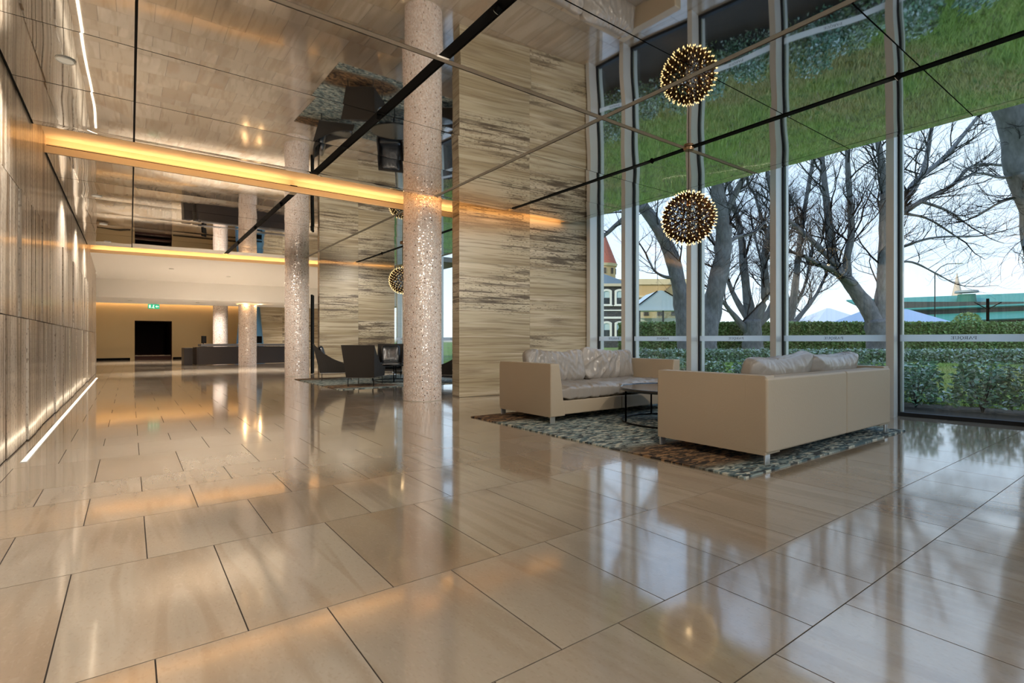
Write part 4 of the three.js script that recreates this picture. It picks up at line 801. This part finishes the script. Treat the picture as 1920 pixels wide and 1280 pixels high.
{
  const c = place(thing('glass_pavilion', 'glazed pavilion with a gabled grey roof beside the forked tree', 'pavilion'), 16.2, 56), post = std({ color: 0x2a3136, roughness: .5 }), sheet = std({ color: 0xb9cbd6, roughness: .35, metalness: .3 }), wall = std({ color: 0xd9d6cc, roughness: .8 });
  const sh = new THREE.Shape(); sh.moveTo(-2.9, 4.5); sh.lineTo(-.5, 6.3); sh.quadraticCurveTo(-.1, 6.5, .3, 6.3); sh.lineTo(3.2, 4.6); sh.lineTo(3.2, 4.4); sh.lineTo(-2.9, 4.3); sh.closePath();
  part(c, 'gable', new THREE.ExtrudeGeometry(sh, { depth: 5, bevelEnabled: false }), sheet, 0, 0, -5);
  part(c, 'beam', boxM(6.6, .18, .2), sheet, .1, 4.3, .1); part(c, 'back_wall', boxM(6.2, 3.6, .2), wall, 0, 1.8, -4.8); part(c, 'low_wall', boxM(6.2, 1.6, .1), std({ color: 0x9b9188, roughness: .8 }), 0, .8, -3.4);
  for (const x of [-2.4, .15, 2.75]) part(c, 'post', boxM(.16, 4.3, .16), post, x, 2.15, 0);
  for (const x of [-1.1, 1.45]) part(c, 'pane', boxM(2.4, 3.9, .03), M.glass, x, 2.1, 0);
  part(c, 'roof_edge', rod(new THREE.Vector3(.3, 6.34, .05), new THREE.Vector3(3.2, 4.64, .05), .06), post); part(c, 'roof_edge', rod(new THREE.Vector3(-.5, 6.34, .05), new THREE.Vector3(-2.9, 4.54, .05), .06), post);
}
{
  const canvas = std({ color: 0xc3cbdc, roughness: .8 });
  const tent = (label, s, t, w, apex, eave, flat) => {
    const m = place(thing('marquee', label, 'tent', [0, 0, 0], 0, 'white marquees'), s, t), dep = 6;
    const P = [[-w / 2, eave, 0], [w / 2, eave, 0], [w / 2, eave, -dep], [-w / 2, eave, -dep], [-flat / 2, apex, -dep / 2], [flat / 2, apex, -dep / 2]], F = [[0, 1, 5], [0, 5, 4], [1, 2, 5], [2, 3, 4], [2, 4, 5], [3, 0, 4]], A = []; F.forEach((f) => f.forEach((i) => A.push(...P[i]))); const g = new THREE.BufferGeometry(); g.setAttribute('position', new THREE.Float32BufferAttribute(A, 3)); g.computeVertexNormals();
    part(m, 'roof', g, canvas); part(m, 'valance', boxM(w, .35, .05), canvas, 0, eave - .17, .02);
    part(m, 'side_wall', boxM(w - .1, eave, .04), canvas, 0, eave / 2, -.3);
    for (const x of [-1, 1]) part(m, 'pole', rod(new THREE.Vector3(x * (w / 2 - .05), 0, 0), new THREE.Vector3(x * (w / 2 - .05), eave, 0), .05), M.alu);
  };
  tent('white pitched marquee seen under the leaning tree limb', 38.5, 60, 6.2, 4.9, 3.2, .4);
  tent('wide white marquee roof right of the rightmost mullion', 38.4, 50, 8.6, 4.2, 2.75, 4.2);
}
{
  const green = std({ color: 0x3f8a7e, roughness: .6 }), greenD = std({ color: 0x2c6b62, roughness: .7 }), wall = std({ color: 0x4b4f4e, roughness: .9 });
  const b = place(thing('green_roofed_hall', 'long hall with green metal roof and a round roof vent', 'building'), 76, 82);
  part(b, 'walls', boxM(36, 4.2, 10), wall, 0, 2.1, -6);
  const sl = (nm, y0, y1, z0, z1, m, x0 = -18, x1 = 18, rise = 1.4) => { const P = [[x0, y0, z0], [x1, y0 + rise, z0], [x1, y1 + rise, z1], [x0, y1, z1]], A = []; for (const i of [0, 1, 2, 0, 2, 3]) A.push(...P[i]); for (const i of [0, 1, 2, 0, 2, 3]) A.push(P[i][0], P[i][1] - .15, P[i][2]); const g = new THREE.BufferGeometry(); g.setAttribute('position', new THREE.Float32BufferAttribute(A, 3)); g.computeVertexNormals(); part(b, nm, g, m); };
  sl('lower_roof', 3.6, 4.8, 1, -2.5, green); part(b, 'clerestory', boxM(36, 3.4, .2), wall, 0, 5.6, -2.9); sl('upper_roof', 5.7, 8.0, -2, -8, green);
  part(b, 'vent_drum', new THREE.CylinderGeometry(1.15, 1.3, 1.3, 20), greenD, -.1, 8.0, -4.4); part(b, 'vent_cap', new THREE.CylinderGeometry(1.5, 1.6, .35, 24), std({ color: 0x8a9499, roughness: .5 }), -.1, 9.1, -4.4);
  const s = place(thing('church_spire', 'slim far church spire above the green roof', 'spire'), 172, 200); part(s, 'spire', new THREE.ConeGeometry(1.9, 10.5, 8), std({ color: 0xc9b7a8, roughness: .8 }), 0, 22, 0); part(s, 'tower', boxM(3.6, 17, 3.6), std({ color: 0xb99a80, roughness: .8 }), 0, 8.5, 0);
  const l = place(thing('street_lamp', 'tall thin street lamp above the white marquee', 'street lamp'), 57.2, 70); part(l, 'pole', rod(new THREE.Vector3(0, 0, 0), new THREE.Vector3(0, 10.2, 0), .06), M.alu); part(l, 'arm', tube([new THREE.Vector3(0, 10.1, 0), new THREE.Vector3(.8, 10.9, 0), new THREE.Vector3(1.6, 11.3, 0), new THREE.Vector3(3.2, 11.4, 0)], .05, 6), M.alu); part(l, 'lantern', rbox(.9, .14, .3, .04), M.alu, 3.3, 11.38, 0);
  const p = place(thing('utility_pole', 'dark timber pole with cross arms before the green roof', 'pole'), 52.4, 57); part(p, 'pole', rod(new THREE.Vector3(0, 0, 0), new THREE.Vector3(0, 5.6, 0), .14), std({ color: 0x3a3835, roughness: .9 })); part(p, 'brace', rod(new THREE.Vector3(0, 4.4, 0), new THREE.Vector3(1.5, 5.2, 0), .05), std({ color: 0x3a3835, roughness: .9 })); part(p, 'brace', rod(new THREE.Vector3(0, 4.4, 0), new THREE.Vector3(-1.5, 5.2, 0), .05), std({ color: 0x3a3835, roughness: .9 }));
}
renderer.render(scene, camera);
